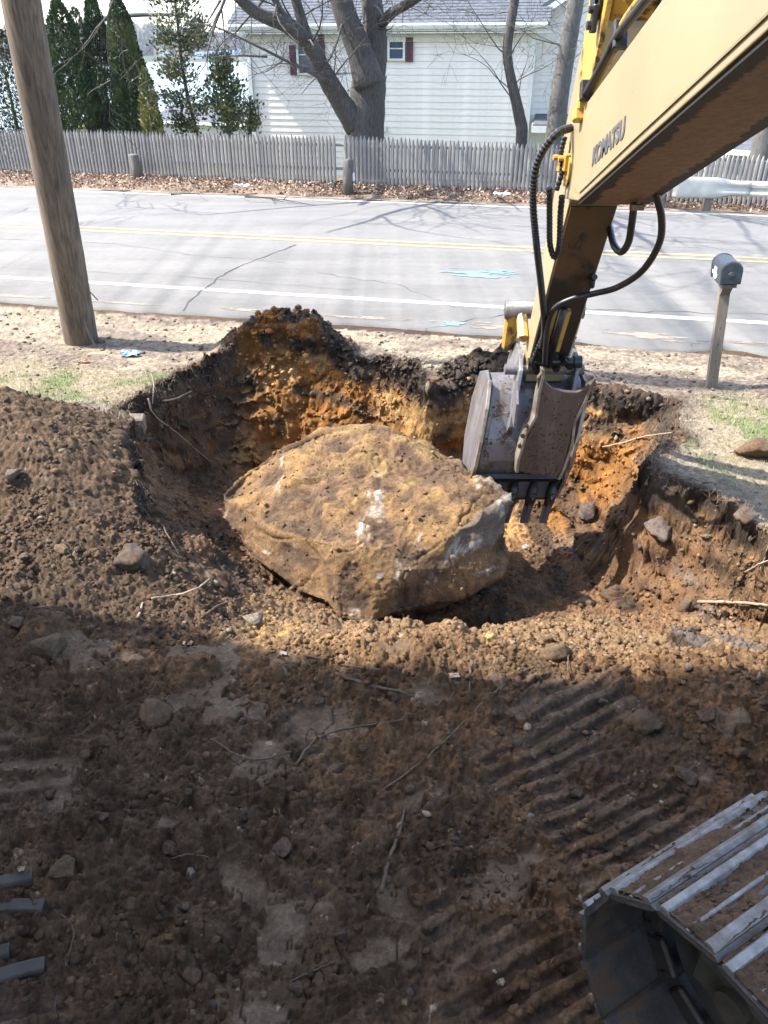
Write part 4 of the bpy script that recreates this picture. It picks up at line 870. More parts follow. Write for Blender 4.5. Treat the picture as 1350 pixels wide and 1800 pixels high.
def steel_mat(name, c, c2, mud, metal=.4, rough=.42, lvl=.56):
    t = NT(name); big = t.noise(3.2, 6, .65); scr = t.noise(7, 7, .75, stretch=(1, 1, .18), dist=.3); fin = t.noise(38, 6, .75); mu = t.noise(6.5, 9, .74)
    a = t.mix(t.ramp(scr, [(.36, 0.), (.62, 1.)]), c2, c); a = t.mix(t.ramp(big, [(.38, 0.), (.62, .6)]), a, tuple(k * .45 for k in c))
    a = t.mix(t.ramp(fin, [(.60, 0.), (.70, .8)]), a, (.11, .052, .026)); mf = t.ramp(mu, [(lvl, 0.), (lvl + .035, 1.)]); t.col(t.mix(mf, a, mud))
    t.rough(t.ramp(mu, [(lvl, rough), (lvl + .04, .95)])); t.l(t.ramp(mu, [(lvl, metal), (lvl + .04, 0.)]), t.b.inputs['Metallic'])
    p = t.bump(mu, .5, .012); t.bump(fin, .35, .003, p); return t.m
M_steel = steel_mat('worn grey steel', (.24, .235, .25), (.12, .105, .10), (.10, .066, .042), lvl=.545)
M_steeld = steel_mat('dirty dark steel', (.09, .075, .065), (.035, .027, .022), (.06, .038, .024), lvl=.54)
M_thumb = steel_mat('rusty brown steel', (.15, .105, .08), (.05, .034, .027), (.095, .058, .035), lvl=.53)
M_edge = simple('scraped steel edge', (.34, .30, .25), .4, .5, 9, metal=.5, bump=.3, c2=(.14, .10, .075))
M_rub = simple('black hose rubber', (.016, .016, .018), .38, .3, 20, bump=.1)
M_let = simple('grey lettering', (.10, .10, .105), .6, .3, 60, bump=0)
XL, XR = 1.10, 1.52
# boom: a box section, side plates and bottom plate
side = [(5.08, 2.235), (5.15, 2.30), (5.13, 2.62), (4.75, 2.76), (3.71, 3.16), (2.9, 3.50), (1.9, 3.95), (1.0, 4.05), (.2, 3.5), (-.6, 2.25), (-.95, 1.6), (-.6, 1.45), (-.25, 1.75), (.45, 2.8), (1.1, 3.35), (1.75, 3.40), (2.64, 3.045), (3.71, 2.645), (4.65, 2.285)]
b = MB(); b.prism(side, XL, XR); part(b, 'boom', M_y, bev=.006)
b = MB(); bot = [(4.66, 2.276), (3.71, 2.638), (2.64, 3.038), (1.75, 3.393)]
b.poly([(XL + .012, y_, z_) for y_, z_ in bot] + [(XR - .012, y_, z_) for y_, z_ in bot] + [(XL + .012, y_, z_ - .012) for y_, z_ in bot] + [(XR - .012, y_, z_ - .012) for y_, z_ in bot],
       [(0, 1, 5, 4), (1, 2, 6, 5), (2, 3, 7, 6), (8, 12, 13, 9), (9, 13, 14, 10), (10, 14, 15, 11), (0, 8, 9, 1), (1, 9, 10, 2), (2, 10, 11, 3), (4, 5, 13, 12), (5, 6, 14, 13), (6, 7, 15, 14), (0, 4, 12, 8), (3, 11, 15, 7)])
part(b, 'boom_bottom_plate', M_under)
b = MB()
for dx in (XL + .0, XR - .0): b.cyl((dx - .012 * (1 if dx < 1.3 else -1) , 4.93, 2.43), (dx + .0, 4.93, 2.43), .0, 8) if False else None
b.cyl((XL - .012, 4.98, 2.40), (XR + .012, 4.98, 2.40), .085, 24); part(b, 'boom_pin', M_yd)
# weld beads, a doubler plate and hose clips on the boom
for x_ in (XL - .003,):
    b = MB(); b.tube([(x_, y_, z_) for y_, z_ in ((4.62, 2.335), (3.71, 2.688), (2.64, 3.088), (1.75, 3.43))], .006, 5, wob=.25); part(b, 'weld_bead', M_y)
    b = MB(); b.tube([(x_, 5.06, 2.31), (x_, 4.99, 2.52), (x_, 5.02, 2.64)], .005, 5, wob=.25); part(b, 'weld_bead', M_y)
for y_, z_ in ((4.25, 3.06), (3.6, 3.26), (2.95, 3.56)):
    b = MB(); b.box((XL + .012, y_, z_ + .02), (.07, .035, .13), Matrix.Rotation(-.38, 3, 'X'), .008); part(b, 'pipe_clip', M_greas)
# lettering
cu = bpy.data.curves.new('txt', 'FONT'); cu.body = "KOMATSU"; cu.size = .165; cu.extrude = .0012; cu.offset = .0065; cu.shear = .12; cu.space_character = .96
to = bpy.data.objects.new('txt', cu); C.objects.link(to); bpy.context.view_layer.update()
tm = bpy.data.meshes.new_from_object(to.evaluated_get(bpy.context.evaluated_depsgraph_get())); bpy.data.objects.remove(to)
wd = max(v.co.x for v in tm.vertices); a0 = at(1041, 291, x=XL); a1 = at(1099, 238, x=XL); dr = (a1 - a0); sc = dr.length / wd; dr.normalize(); upv = Vector((0, dr.z, -dr.y)); upv = upv if upv.z > 0 else -upv
tm.transform(Matrix((dr * sc, upv * sc * .95, Vector((-1, 0, 0)))).transposed().to_4x4()); tm.transform(Matrix.Translation(a0 + Vector((-.003, 0, 0)) - EX))
link('lettering', tm, M_let, ex)
# hydraulic pipes along the boom's top left edge
for k, (off, r_, m_) in enumerate([(.045, .021, M_greas), (.10, .019, M_yd)]):
    P = [(XL - .01 + k * .03, 4.72, 2.80 + off * .3), (XL - .01 + k * .03, 4.35, 2.98 + off * .4), (XL - .005 + k * .02, 4.2, 3.04 + off), (XL - .0 + k * .02, 3.4, 3.32 + off), (XL + .0 + k * .02, 1.9, 4.0 + off)]
    b = MB(); b.tube(spline(P, 8), r_, 12); part(b, 'boom_pipe', m_, True)
b = MB(); b.box((XL + .0, 4.74, 2.83), (.075, .05, .10), Matrix.Rotation(-.35, 3, 'X'), .006); part(b, 'pipe_bracket', M_greas)
b = MB(); b.box((XL - .005, 4.80, 2.71), (.085, .07, .07), Matrix.Rotation(-.35, 3, 'X'), .01); b.box((XL - .01, 4.79, 2.765), (.05, .05, .06), None, .01); part(b, 'hose_coupling', M_yd)
for off in (0, .075):
    b = MB(); b.box((XL - .035 + off * .3, 5.02 - off * .6, 2.44 + off * .1), (.05, .05, .10), None, .008); b.cyl((XL - .05 + off * .3, 5.02 - off * .6, 2.47), (XL - .09 + off * .3, 5.02 - off * .6, 2.47), .016, 8); part(b, 'hose_clamp', M_yd)
b = MB(); b.box((1.42, 4.58, 2.262), (.07, .05, .03)); part(b, 'under_lug', M_under)
# stick
A_, B_ = 1.155, 1.465
stk = [(5.11, 2.19), (5.86, .925), (5.95, .70), (6.07, .66), (6.14, .78), (6.08, .98), (5.62, 2.05), (5.52, 2.45), (5.30, 2.95), (5.02, 3.32), (4.86, 3.30), (4.80, 3.12), (4.88, 2.72), (4.94, 2.36)]
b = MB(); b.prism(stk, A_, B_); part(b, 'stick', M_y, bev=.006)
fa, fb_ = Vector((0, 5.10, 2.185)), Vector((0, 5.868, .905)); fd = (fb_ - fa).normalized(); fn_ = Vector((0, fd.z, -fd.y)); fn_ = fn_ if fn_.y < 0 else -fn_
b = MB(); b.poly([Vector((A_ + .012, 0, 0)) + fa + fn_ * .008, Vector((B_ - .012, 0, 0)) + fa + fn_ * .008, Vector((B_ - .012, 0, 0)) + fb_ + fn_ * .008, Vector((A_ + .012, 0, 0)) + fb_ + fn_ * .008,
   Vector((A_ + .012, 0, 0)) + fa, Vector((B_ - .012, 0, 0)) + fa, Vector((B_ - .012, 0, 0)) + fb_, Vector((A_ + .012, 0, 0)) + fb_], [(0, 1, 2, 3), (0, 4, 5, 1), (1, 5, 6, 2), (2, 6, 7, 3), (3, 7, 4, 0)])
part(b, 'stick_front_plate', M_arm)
def on_stick(x_, t_, off=0.0): return Vector((x_, 0, 0)) + fa + (fb_ - fa) * t_ + fn_ * off
for x_ in (1.245, 1.345):
    b = MB(); b.tube([on_stick(x_, .60, .02), on_stick(x_, .90, .02)], .022, 4); part(b, 'stick_rib', M_yd)
b = MB(); b.tube([on_stick(1.295, .58, .045), on_stick(1.295, .99, .06)], .03, 12); part(b, 'thumb_cylinder_rod', M_greas, True)
for x_, t_ in ((1.20, .93), (1.24, .97), (1.33, .92), (1.42, .96), (1.47, 1.0), (1.37, 1.02), (1.22, 1.04)):
    b = MB(); b.cyl(on_stick(x_, t_, 0), on_stick(x_, t_, .075), .026, 8); b.cyl(on_stick(x_, t_, .02), on_stick(x_, t_, .045), .038, 6); part(b, 'hydraulic_fitting', M_greas)
b = MB(); b.cyl(on_stick(1.14, .985, .03), on_stick(1.52, .985, .03), .032, 14); b.cyl(on_stick(1.50, .985, .03), on_stick(1.56, .985, .03), .05, 14); part(b, 'thumb_hinge_pin', M_greas)
b = MB(); b.box(on_stick(1.44, .40, .035), (.035, .05, .10), None, .01); b.cyl(on_stick(1.44, .40, .02), on_stick(1.44, .36, .06), .02, 8); part(b, 'hose_holder', M_greas)
# stick cylinder above the boom with its clevis on the stick top
for x_, m_ in ((1.135, M_yd), (1.445, M_yd)):
    b = MB(); prof = [(5.08, 3.36), (4.98, 3.45), (4.80, 3.42), (4.68, 3.24), (4.78, 2.98), (4.95, 2.55), (5.10, 2.62), (5.14, 3.0)]; b.prism(prof, x_, x_ + .028); part(b, 'stick_ear', m_, bev=.004)
b = MB(); b.cyl((1.10, 4.86, 3.26), (1.50, 4.86, 3.26), .06, 20); b.cyl((1.115, 4.86, 3.26), (1.132, 4.86, 3.26), .105, 20); part(b, 'stick_top_pin', M_greas)
b = MB(); b.box((1.105, 4.80, 3.16), (.03, .06, .13), None, .006); b.cyl((1.07, 4.80, 3.13), (1.12, 4.80, 3.13), .022, 8); b.cyl((1.07, 4.79, 3.2), (1.12, 4.79, 3.2), .018, 8); part(b, 'pin_lock', M_greas)
b = MB(); b.tube([(1.30, 4.86, 3.26), (1.30, 4.55, 3.36)], .085, 18); b.cyl((1.19, 4.86, 3.26), (1.41, 4.86, 3.26), .12, 22); part(b, 'rod_eye', M_yd, True)
b = MB(); b.tube([(1.30, 4.6, 3.345), (1.30, 3.9, 3.575)], .045, 18); part(b, 'cylinder_rod', M_edge, True)
b = MB(); b.tube([(1.30, 4.0, 3.54), (1.30, 3.93, 3.565)], .115, 20); b.tube([(1.30, 3.95, 3.558), (1.30, 1.7, 4.33)], .092, 20); part(b, 'stick_cylinder', M_yd, True)
# hoses
def hose(P, r_, ribbed=False, n=12, m_=None):
    P = spline(P, n)
    if ribbed:
        Q = [P[0]]
        for p, q in zip(P, P[1:]):
            k = max(1, int((q - p).length / .0065)); Q += [p.lerp(q, i / k) for i in range(1, k + 1)]
        P = Q; rad = [r_ * (1.0 if i % 3 else .80) for i in range(len(P))]
    else: rad = r_
    b = MB(); b.tube(P, rad, 12 if not ribbed else 10); part(b, 'hydraulic_hose', m_ or M_rub, not ribbed)
hose([at(1004, 224, x=1.09), at(975, 238, y=4.9), at(945, 285, y=4.95), at(937, 350, y=5.02), at(943, 430, y=5.12), at(952, 510, y=5.32), at(957, 575, y=5.55), at(952, 610, y=5.70)], .024, True)
hose([at(966, 330, y=4.95), at(966, 385, y=5.02), at(967, 430, y=5.08), at(975, 452, y=5.1), at(983, 430, y=5.05), at(985, 380, y=4.98), at(988, 345, y=4.93)], .020, True)
hose([at(993, 240, y=5.0), at(986, 270, y=5.0), at(988, 300, y=5.0), at(978, 335, y=5.0)], .017, True)
hose([at(1116, 350, y=4.62), at(1111, 390, y=4.72), at(1105, 425, y=4.8), at(1092, 443, y=4.88), at(1079, 430, y=5.0), at(1073, 405, y=5.15), at(1070, 390, y=5.3)], .022)
hose([at(1153, 340, y=4.45), at(1163, 385, y=4.52), at(1158, 430, y=4.62), at(1128, 477, y=4.85), at(1085, 505, y=5.1), at(1045, 516, y=5.32), at(1010, 524, y=5.34), at(980, 538, y=5.38), at(966, 560, y=5.45), at(960, 600, y=5.58), at(957, 640, y=5.7)], .021)
hose([on_stick(1.20, .80, .03), on_stick(1.18, .88, .05), on_stick(1.17, .97, .06), on_stick(1.2, 1.03, .04)], .018, True)
# bucket, mouth towards the machine; outline in the y, z plane
XB0, XB1 = .73, 1.50
def bpart(b, *a_, **k_):                     # the whole bucket hangs slightly rolled to one side
    for v in b.b.verts: v.co.x += (v.co.z + .27) * .15; v.co.z -= .035
    return part(b, *a_, **k_)
shell = [(6.42, .62), (6.18, .72), (5.98, .70), (5.86, .52), (5.79, .28), (5.77, .08), (5.80, -.05), (5.86, -.11)]
def plate_strip(b, prof, x0, x1, th):
    n = len(prof); nor = []
    for i in range(n):
        a = Vector(prof[max(0, i - 1)]); c_ = Vector(prof[min(n - 1, i + 1)]); d_ = (c_ - a).normalized(); nor.append(Vector((-d_.y, d_.x)))
    inn = [Vector(prof[i]) + nor[i] * th for i in range(n)]
    g = [[b.b.verts.new((x_, p[0], p[1])) for p in P_] for x_ in (x0, x1) for P_ in ([Vector(q) for q in prof], inn)]
    a, ai, c_, ci = g
    for i in range(n - 1):
        b.b.faces.new((a[i], a[i + 1], c_[i + 1], c_[i])); b.b.faces.new((ai[i + 1], ai[i], ci[i], ci[i + 1])); b.b.faces.new((a[i + 1], a[i], ai[i], ai[i + 1])); b.b.faces.new((c_[i], c_[i + 1], ci[i + 1], ci[i]))
    b.b.faces.new((a[0], c_[0], ci[0], ai[0])); b.b.faces.new((a[-1], ai[-1], ci[-1], c_[-1]))
b = MB(); fine_ = [tuple(p) for p in spline([(0,) + q for q in shell], 4)]; plate_strip(b, [(p[1], p[2]) for p in fine_], XB0 + .02, XB1 - .02, .03); bk = bpart(b, 'bucket', M_steel, True)
bk.modifiers.new('es', 'EDGE_SPLIT').split_angle = R(35)
b = MB(); b.prism([(5.845, .50), (5.775, .28), (5.752, .10), (5.77, .10), (5.80, .28), (5.87, .50)], XB0 + .045, XB1 - .045); bpart(b, 'wear_plate', M_steel, bev=.003, parent=bk)
sp_ = [(5.87, -.13), (5.785, -.05), (5.755, .08), (5.775, .28), (5.845, .53), (5.97, .725), (6.18, .745), (6.44, .64), (6.56, .35), (6.50, .0), (6.30, -.2), (5.95, -.29), (5.84, -.30)]
for x_ in (XB0 - .022, XB1):
    b = MB(); b.prism(sp_, x_, x_ + .022); bpart(b, 'bucket_side_plate', M_steel, bev=.003, parent=bk)
    b = MB(); ed = [(5.83, -.30), (5.735, -.05), (5.705, .08), (5.725, .29), (5.80, .55), (5.94, .75), (5.98, .72), (5.85, .52), (5.78, .28), (5.76, .08), (5.79, -.04), (5.90, -.30)]; b.prism(ed, x_ - .006, x_ + .024); bpart(b, 'side_cutter', M_edge, bev=.004, parent=bk)
for y_, z_ in ((5.868, .50), (5.785, .29)):
    b = MB(); b.box(((XB0 + XB1) / 2, y_, z_), (XB1 - XB0 - .05, .012, .010), Matrix.Rotation(.3, 3, 'X')); bpart(b, 'weld_seam', M_steeld, parent=bk)
b = MB(); b.prism([(5.86, -.08), (5.92, -.08), (5.88, -.29), (5.82, -.31), (5.80, -.28)], XB0, XB1); bpart(b, 'lip_plate', M_steeld, bev=.004, parent=bk)
b = MB(); b.prism([(5.76, -.02), (5.74, -.06), (5.80, -.12), (5.87, -.13), (5.87, -.09)], XB0 + .01, XB1 - .01); bpart(b, 'heel_strip', M_greas, bev=.003, parent=bk)
for k in range(5):
    x_ = XB0 + .045 + (XB1 - XB0 - .10) * k / 4
    b = MB(); b.tube([(x_, 5.84, -.14), (x_, 5.80, -.20), (x_, 5.79, -.30), (x_, 5.80, -.345)], [.03, .046, .048, .042], 8); b.cyl((x_, 5.76, -.24), (x_, 5.735, -.245), .028, 10); b.box((x_, 5.745, -.26), (.028, .03, .045)); ad = bpart(b, 'tooth_adapter', M_steeld, True, parent=bk)
    b = MB(); b.prism([(5.765, -.30), (5.835, -.30), (5.82, -.53), (5.79, -.535)], x_ - .034, x_ + .034); b.prism([(5.75, -.31), (5.768, -.33), (5.79, -.5), (5.778, -.5)], x_ - .016, x_ + .016); tt = bpart(b, 'bucket_tooth', M_steel, bev=.005, parent=bk)
for x_ in (.93, 1.38):
    b = MB(); b.prism([(5.74, .42), (5.78, .62), (5.86, .86), (5.98, .94), (6.25, .98), (6.38, .84), (6.40, .62), (6.05, .66), (5.86, .50), (5.80, .32)], x_ - .015, x_ + .015); bpart(b, 'bucket_ear', M_steel, bev=.004, parent=bk)
b = MB(); b.cyl((.98, 5.95, .80), (1.62, 5.95, .80), .042, 16); part(b, 'bucket_pin', M_steel)
def splat(n, seed, fn, r0, r1, name, par, c=(.085, .052, .031)):
    rs = np.random.RandomState(seed); b_ = bmesh.new(); bmesh.ops.create_icosphere(b_, subdivisions=1, radius=1); v0 = np.array([v.co[:] for v in b_.verts]); f0 = np.array([[v.index for v in f.verts] for f in b_.faces]); b_.free()
    P = np.array([fn(rs) for _ in range(n)]) - np.array(EX); r = r0 + (r1 - r0) * rs.power(.3, n); V = v0[None] * (1 + rs.uniform(-.35, .3, (n, len(v0), 1))) * r[:, None, None] * rs.uniform(.5, 1.3, (n, 1, 3)) + P[:, None, :]
    cc_ = np.repeat((np.array(c)[None] * rs.uniform(.6, 1.4, (n, 1)))[:, None], len(v0), 1).reshape(-1, 3)
    tag(link(name, mesh_np(name, V.reshape(-1, 3), (f0[None] + (np.arange(n) * len(v0))[:, None, None]).reshape(-1, 3), cc_, np.zeros(n * len(v0))), M_soil, par), kind='stuff')
shp = [(p[1], p[2]) for p in fine_]
def on_shell(rs):
    k = int(rs.power(2.2) * (len(shp) - 1)); t_ = rs.uniform(); y_, z_ = shp[k][0], shp[k][1]; x_ = rs.uniform(XB0 + .03, XB1 - .03)
    while vn(np.array([x_ * 8]), np.array([z_ * 8.]), 5)[0] < .05 and rs.uniform() < .9: x_ = rs.uniform(XB0 + .03, XB1 - .03); k = int(rs.power(2.2) * (len(shp) - 1)); y_, z_ = shp[k]
    return (x_ + (z_ + .27) * .15, y_ - .035, z_ - .035 + rs.uniform(-.03, .03))
splat(900, 3, on_shell, .002, .012, 'mud_crumbs', ex)
# bucket link, yellow, on the far side of the stick, with steel pins
for x_ in (1.055, 1.555):
    b = MB(); b.tube([(x_, 6.34, .86), (x_, 6.20, 1.20)], [.055, .065], 10); b.box((x_, 6.27, 1.02), (.05, .09, .30), Matrix.Rotation(.4, 3, 'X'), .01); part(b, 'bucket_link', M_yd)
    b = MB(); b.tube([(x_ + .06 * (1 if x_ < 1.3 else -1), 6.20, 1.22), (x_ + .06 * (1 if x_ < 1.3 else -1), 5.98, 1.05)], .045, 8); part(b, 'side_link', M_yd)
b = MB(); b.cyl((.985, 6.2, 1.22), (1.62, 6.2, 1.22), .075, 20); part(b, 'link_pin', M_steel, True)
b = MB(); b.tube([(1.31, 6.2, 1.22), (1.31, 5.85, 2.2)], .055, 16); b.tube([(1.31, 5.95, 1.9), (1.31, 5.62, 2.75)], .08, 16); part(b, 'bucket_cylinder', M_yd, True)
# thumb: long ribbed plate hanging in front of the bucket mouth
T0, T1 = at(995, 672, y=5.52), at(945, 833, y=5.50)
td = (T1 - T0); tl = td.length; td.normalize(); tx = Vector((1, .0, .04)).normalized(); tx = (tx - td * tx.dot(td)).normalized(); tn = tx.cross(td); tn = tn if tn.y < 0 else -tn
def tp(a, s, o=0): return T0 + tx * a + td * s + tn * o
hw0, hw1 = .185, .180
prof = [(-hw0 - .02, -.06), (-hw0 + .03, .02), (-hw0 + .09, .055), (0, .065), (hw0 - .09, .055), (hw0 - .03, .015), (hw0 + .02, -.075), (hw0 + .035, -.03), (hw0 + .0, .12), (hw0 - .03, .32), (hw1 + .005, tl - .08), (hw1 - .03, tl), (-hw1 + .0, tl - .0), (-hw1 - .02, tl - .12), (-hw0 + .04, .30), (-hw0 - .0, .12), (-hw0 - .045, -.0)]
b = MB(); n = len(prof); a_ = [b.b.verts.new(tp(x_, s_, .02)) for x_, s_ in prof]; c_ = [b.b.verts.new(tp(x_, s_, -.02)) for x_, s_ in prof]
b.b.faces.new(a_); b.b.faces.new(c_[::-1])
for i in range(n): b.b.faces.new((a_[i], c_[i], c_[(i + 1) % n], a_[(i + 1) % n]))
th_o = part(b, 'thumb', M_thumb, bev=.008)
def on_thumb(rs):
    s_ = rs.power(1.6) * tl
    x_ = rs.uniform(-hw1 + .03, hw1 - .03); return tuple(tp(x_, s_, .024))
splat(420, 4, on_thumb, .0015, .009, 'mud_crumbs', ex)
for sg in (-1, 1):
    hw = [(-.075, hw0 + .022, .045), (-.02, hw0 + .005, .06), (.10, hw0 + .0, .09), (.30, hw0 - .03, .12), (tl * .6, hw1 + .01, .13), (tl - .10, hw1 + .01, .10), (tl + .01, hw1 - .005, .04)]
    b = MB(); L_ = [[b.b.verts.new(tp(sg * (w_ + e), s_, o_)) for e, o_ in ((-.011, .028), (.011, .028), (.011, -dp), (-.011, -dp))] for s_, w_, dp in hw]
    for p, q in zip(L_, L_[1:]):
        for j in range(4): b.b.faces.new((p[j], p[(j + 1) % 4], q[(j + 1) % 4], q[j]))
    b.b.faces.new(L_[0][::-1]); b.b.faces.new(L_[-1]); part(b, 'thumb_side_rib', M_edge, bev=.003, parent=th_o)
b = MB()
for s_ in (.42, .50, .58): b.cyl(tp(-hw1 - .045 + (.012 if s_ > .45 else 0), tl * .5 + (s_ - .42) * 1.1, .02), tp(-hw1 - .02, tl * .5 + (s_ - .42) * 1.1, .0), .018, 10)
tag(part(b, 'thumb_bolt_holes', M_greas, parent=th_o), kind='stuff')
b = MB(); b.prism([(5.56, .66), (5.60, .44), (5.72, .50), (5.80, .76), (5.70, .80)], 1.03, 1.05); part(b, 'thumb_tab', M_steel)
# ---- track
fw = Vector((-.50, .866, 0)); rt = Vector((.866, .50, 0)); E_ = Vector((.775, 1.385, 0))
def tk(a, bb, z): return E_ + fw * a + rt * bb + Vector((0, 0, z))
tr = bpy.data.objects.new('track', None); C.objects.link(tr); tr.parent = ex; tr.location = E_ - EX; tr.rotation_euler = (0, 0, math.atan2(fw.y, fw.x))
# local frame: x forward, y to the left (= -rt), z up
def tpart(b, name, m, smooth=False, bev=0.0): return b.build(name, m, tr, smooth, bev)
ca, cz, PR, LEN, WD = -.26, .44, .335, 2.6, .76
M_shoe = steel_mat('mud-stained shoe steel', (.13, .125, .125), (.06, .052, .042), (.075, .052, .034), lvl=.50)
M_grs = simple('polished grouser steel', (.27, .262, .25), .42, .4, 16, metal=.5, bump=.3, bsc=90, c2=(.12, .095, .075))
def shoe_mesh():
    b = MB(); pit = .205; y0, y1 = -WD, 0
    b.prism([(-pit * .56, -.004), (-pit * .5, .010), (pit * .42, .010), (pit * .50, .0), (pit * .42, -.012), (-pit * .48, -.012)], y0, y1, 1)
    me = bpy.data.meshes.new('track_shoe'); bmesh.ops.recalc_face_normals(b.b, faces=b.b.faces[:]); b.b.to_mesh(me); b.b.free(); me.materials.append(M_shoe)
    b = MB()
    for q, h in ((-pit * .36, .030), (pit * .0, .022), (pit * .34, .030)):
        b.prism([(q - .014, .0095), (q - .009, h), (q + .009, h), (q + .014, .0095)], y0 + .01, y1 - .004, 1)
    bmesh.ops.bevel(b.b, geom=b.b.edges[:], offset=.0025, segments=1, affect='EDGES')
    mg = bpy.data.meshes.new('grouser'); bmesh.ops.recalc_face_normals(b.b, faces=b.b.faces[:]); b.b.to_mesh(mg); b.b.free(); mg.materials.append(M_grs)
    return me, mg
me_s, me_g = shoe_mesh()
def grouser_pair():
    out = []
    for q, h, hwid in ((-.080, .030, .015), (-.008, .020, .007), (.074, .030, .015)):
        b = MB(); b.prism([(q - hwid * 1.4, .0095), (q - hwid * .8, h), (q + hwid * .8, h), (q + hwid * 1.4, .0095)], -WD + .01, -.004, 1)
        bmesh.ops.bevel(b.b, geom=b.b.edges[:], offset=.0025, segments=1, affect='EDGES')
        m = bpy.data.meshes.new('grouser'); bmesh.ops.recalc_face_normals(b.b, faces=b.b.faces[:]); b.b.to_mesh(m); b.b.free(); m.materials.append(M_grs); out.append(m)
    return out
GM = grouser_pair()
b = MB(); lk_m = MB(); lk_m.box((0, -WD / 2 - .09, -.055), (.15, .03, .085), None, .01); lk_m.box((0, -WD / 2 + .09, -.055), (.15, .03, .085), None, .01); lk_m.cyl((.07, -WD / 2 - .12, -.055), (.07, -WD / 2 + .12, -.055), .024, 10)
me_l = bpy.data.meshes.new('chain_link'); lk_m.b.to_mesh(me_l); lk_m.b.free(); me_l.materials.append(M_steeld); b.b.free()
R_o = PR + .10; straight = LEN; per = 2 * straight + 2 * math.pi * R_o; npad = int(per / .214); mudm = []
for k in range(npad):
    s = (k + .47) * per / npad
    if s < straight: pos, ang = (ca - s, cz + R_o), 0.0                            # top run, going back
    elif s < straight + math.pi * R_o: th = (s - straight) / R_o; pos, ang = (ca - straight - R_o * math.sin(th), cz + R_o * math.cos(th)), -th
    elif s < 2 * straight + math.pi * R_o: q = s - straight - math.pi * R_o; pos, ang = (ca - straight + q, cz - R_o), math.pi
    else: th = math.pi - (s - 2 * straight - math.pi * R_o) / R_o; pos, ang = (ca + R_o * math.sin(th), cz + R_o * math.cos(th)), th
    if abs(ang) < .01 : pos = (pos[0], pos[1] - .02 * math.sin(math.pi * s / straight))
    o = bpy.data.objects.new('track_shoe', me_s); C.objects.link(o); o.parent = tr; o.location = (pos[0], 0, pos[1]); o.rotation_euler = (0, ang, 0)
    for mesh_ in GM + [me_l]:
        g = bpy.data.objects.new(mesh_.name, mesh_); C.objects.link(g); g.parent = tr; g.matrix_local = o.matrix_basis.copy(); g.location = o.location; g.rotation_euler = o.rotation_euler
    if abs(ang) < 1.2 and pos[0] > -1.7: mudm.append((pos, ang))
# idler, rollers and frame
b = MB(); yc = -WD / 2
def wheel(b, a, z, r_, hw, hub, n=32):
    b.tube([(a, yc - hw, z), (a, yc - hw, z)], [r_ * .2, r_ * .86], n, cap=False); b.tube([(a, yc - hw, z), (a, yc - hw + .02, z), (a, yc - hw * .45, z), (a, yc - hw * .45, z)][:1] + [(a, yc - hw * .999, z)], [r_ * .86, r_ * .9], n, cap=False)
    b.tube([(a, yc - hw, z), (a, yc + hw, z)], r_ * .92, n); b.tube([(a, yc - hw * .45, z), (a, yc + hw * .45, z)], r_, n); b.tube([(a, yc - hw - .03, z), (a, yc + hw + .03, z)], hub, n)
wheel(b, ca, cz, PR + .0, .075, .10); tpart(b, 'idler_wheel', simple('idler steel', (.10, .095, .085), .5, .5, 6, metal=.4, bump=.3, c2=(.05, .043, .035)), False)
b = MB(); wheel(b, ca - LEN, cz, PR, .06, .12); tpart(b, 'drive_sprocket', M_steeld)
for k in range(6): b = MB(); wheel(b, ca - .45 - k * .36, cz - PR + .03, .085, .10, .05, 18); tpart(b, 'track_roller', M_steeld)
for k in range(2): b = MB(); wheel(b, ca - .8 - k * 1.0, cz + PR - .02, .07, .08, .04, 18); tpart(b, 'carrier_roller', M_steeld)
M_frame = simple('muddy frame paint', (.085, .082, .06), .7, .6, 5, bump=.7, bsc=14, bdist=.012, c2=(.05, .035, .024))
b = MB(); b.box((ca - .30 - .95, yc, cz - .02), (2.1, .22, .28), None, .03); b.box((ca - .14, yc + .13, cz - .01), (.62, .05, .15), None, .02); b.box((ca - .14, yc - .13, cz - .01), (.62, .05, .15), None, .02); b.cyl((ca, yc + .155, cz), (ca, yc + .185, cz), .06, 20); tpart(b, 'track_frame', M_frame)
b = MB(); b.prism([(-.47, .29), (-.40, .40), (-.44, .62), (-.62, .70), (-.95, .66), (-.95, .29)], yc + .165, yc + .19, 1); tpart(b, 'guide_plate', M_frame, bev=.01)
b = MB(); b.box((ca - .55, yc + .21, cz - .26), (.7, .10, .05), Matrix.Rotation(.1, 3, 'Y'), .01); tpart(b, 'frame_skirt', M_frame)
# mud caked on the shoes: lumps, one joined part
rs = np.random.RandomState(9); b_v, b_f, cnt = [], [], 0
bmx = bmesh.new(); bmesh.ops.create_icosphere(bmx, subdivisions=1, radius=1); v0 = np.array([v.co[:] for v in bmx.verts]); f0 = np.array([[v.index for v in f.verts] for f in bmx.faces]); bmx.free()
for pos, ang in mudm:
    for _ in range(260):
        q = rs.choice([-.045, -.035, .03, .045, .098]) + rs.normal(0, .013); yy = -rs.uniform(.01, WD)
        if vn(np.array([pos[0] * 7 + q * 9]), np.array([yy * 7.]), 12)[0] < -.18: continue
        r_ = rs.uniform(.0015, .0065); V = v0 * (1 + rs.uniform(-.3, .3, (len(v0), 1))) * r_ * np.array([1.1, 1.6, .75]); x_, z_ = q, .016 + r_ * .3
        P = np.stack([V[:, 0] + x_, V[:, 1] + yy, V[:, 2] + z_], 1); c_, s_ = math.cos(ang), math.sin(ang)
        b_v.append(np.stack([P[:, 0] * c_ + P[:, 2] * s_ + pos[0], P[:, 1], -P[:, 0] * s_ + P[:, 2] * c_ + pos[1]], 1)); b_f.append(f0 + cnt); cnt += len(v0)
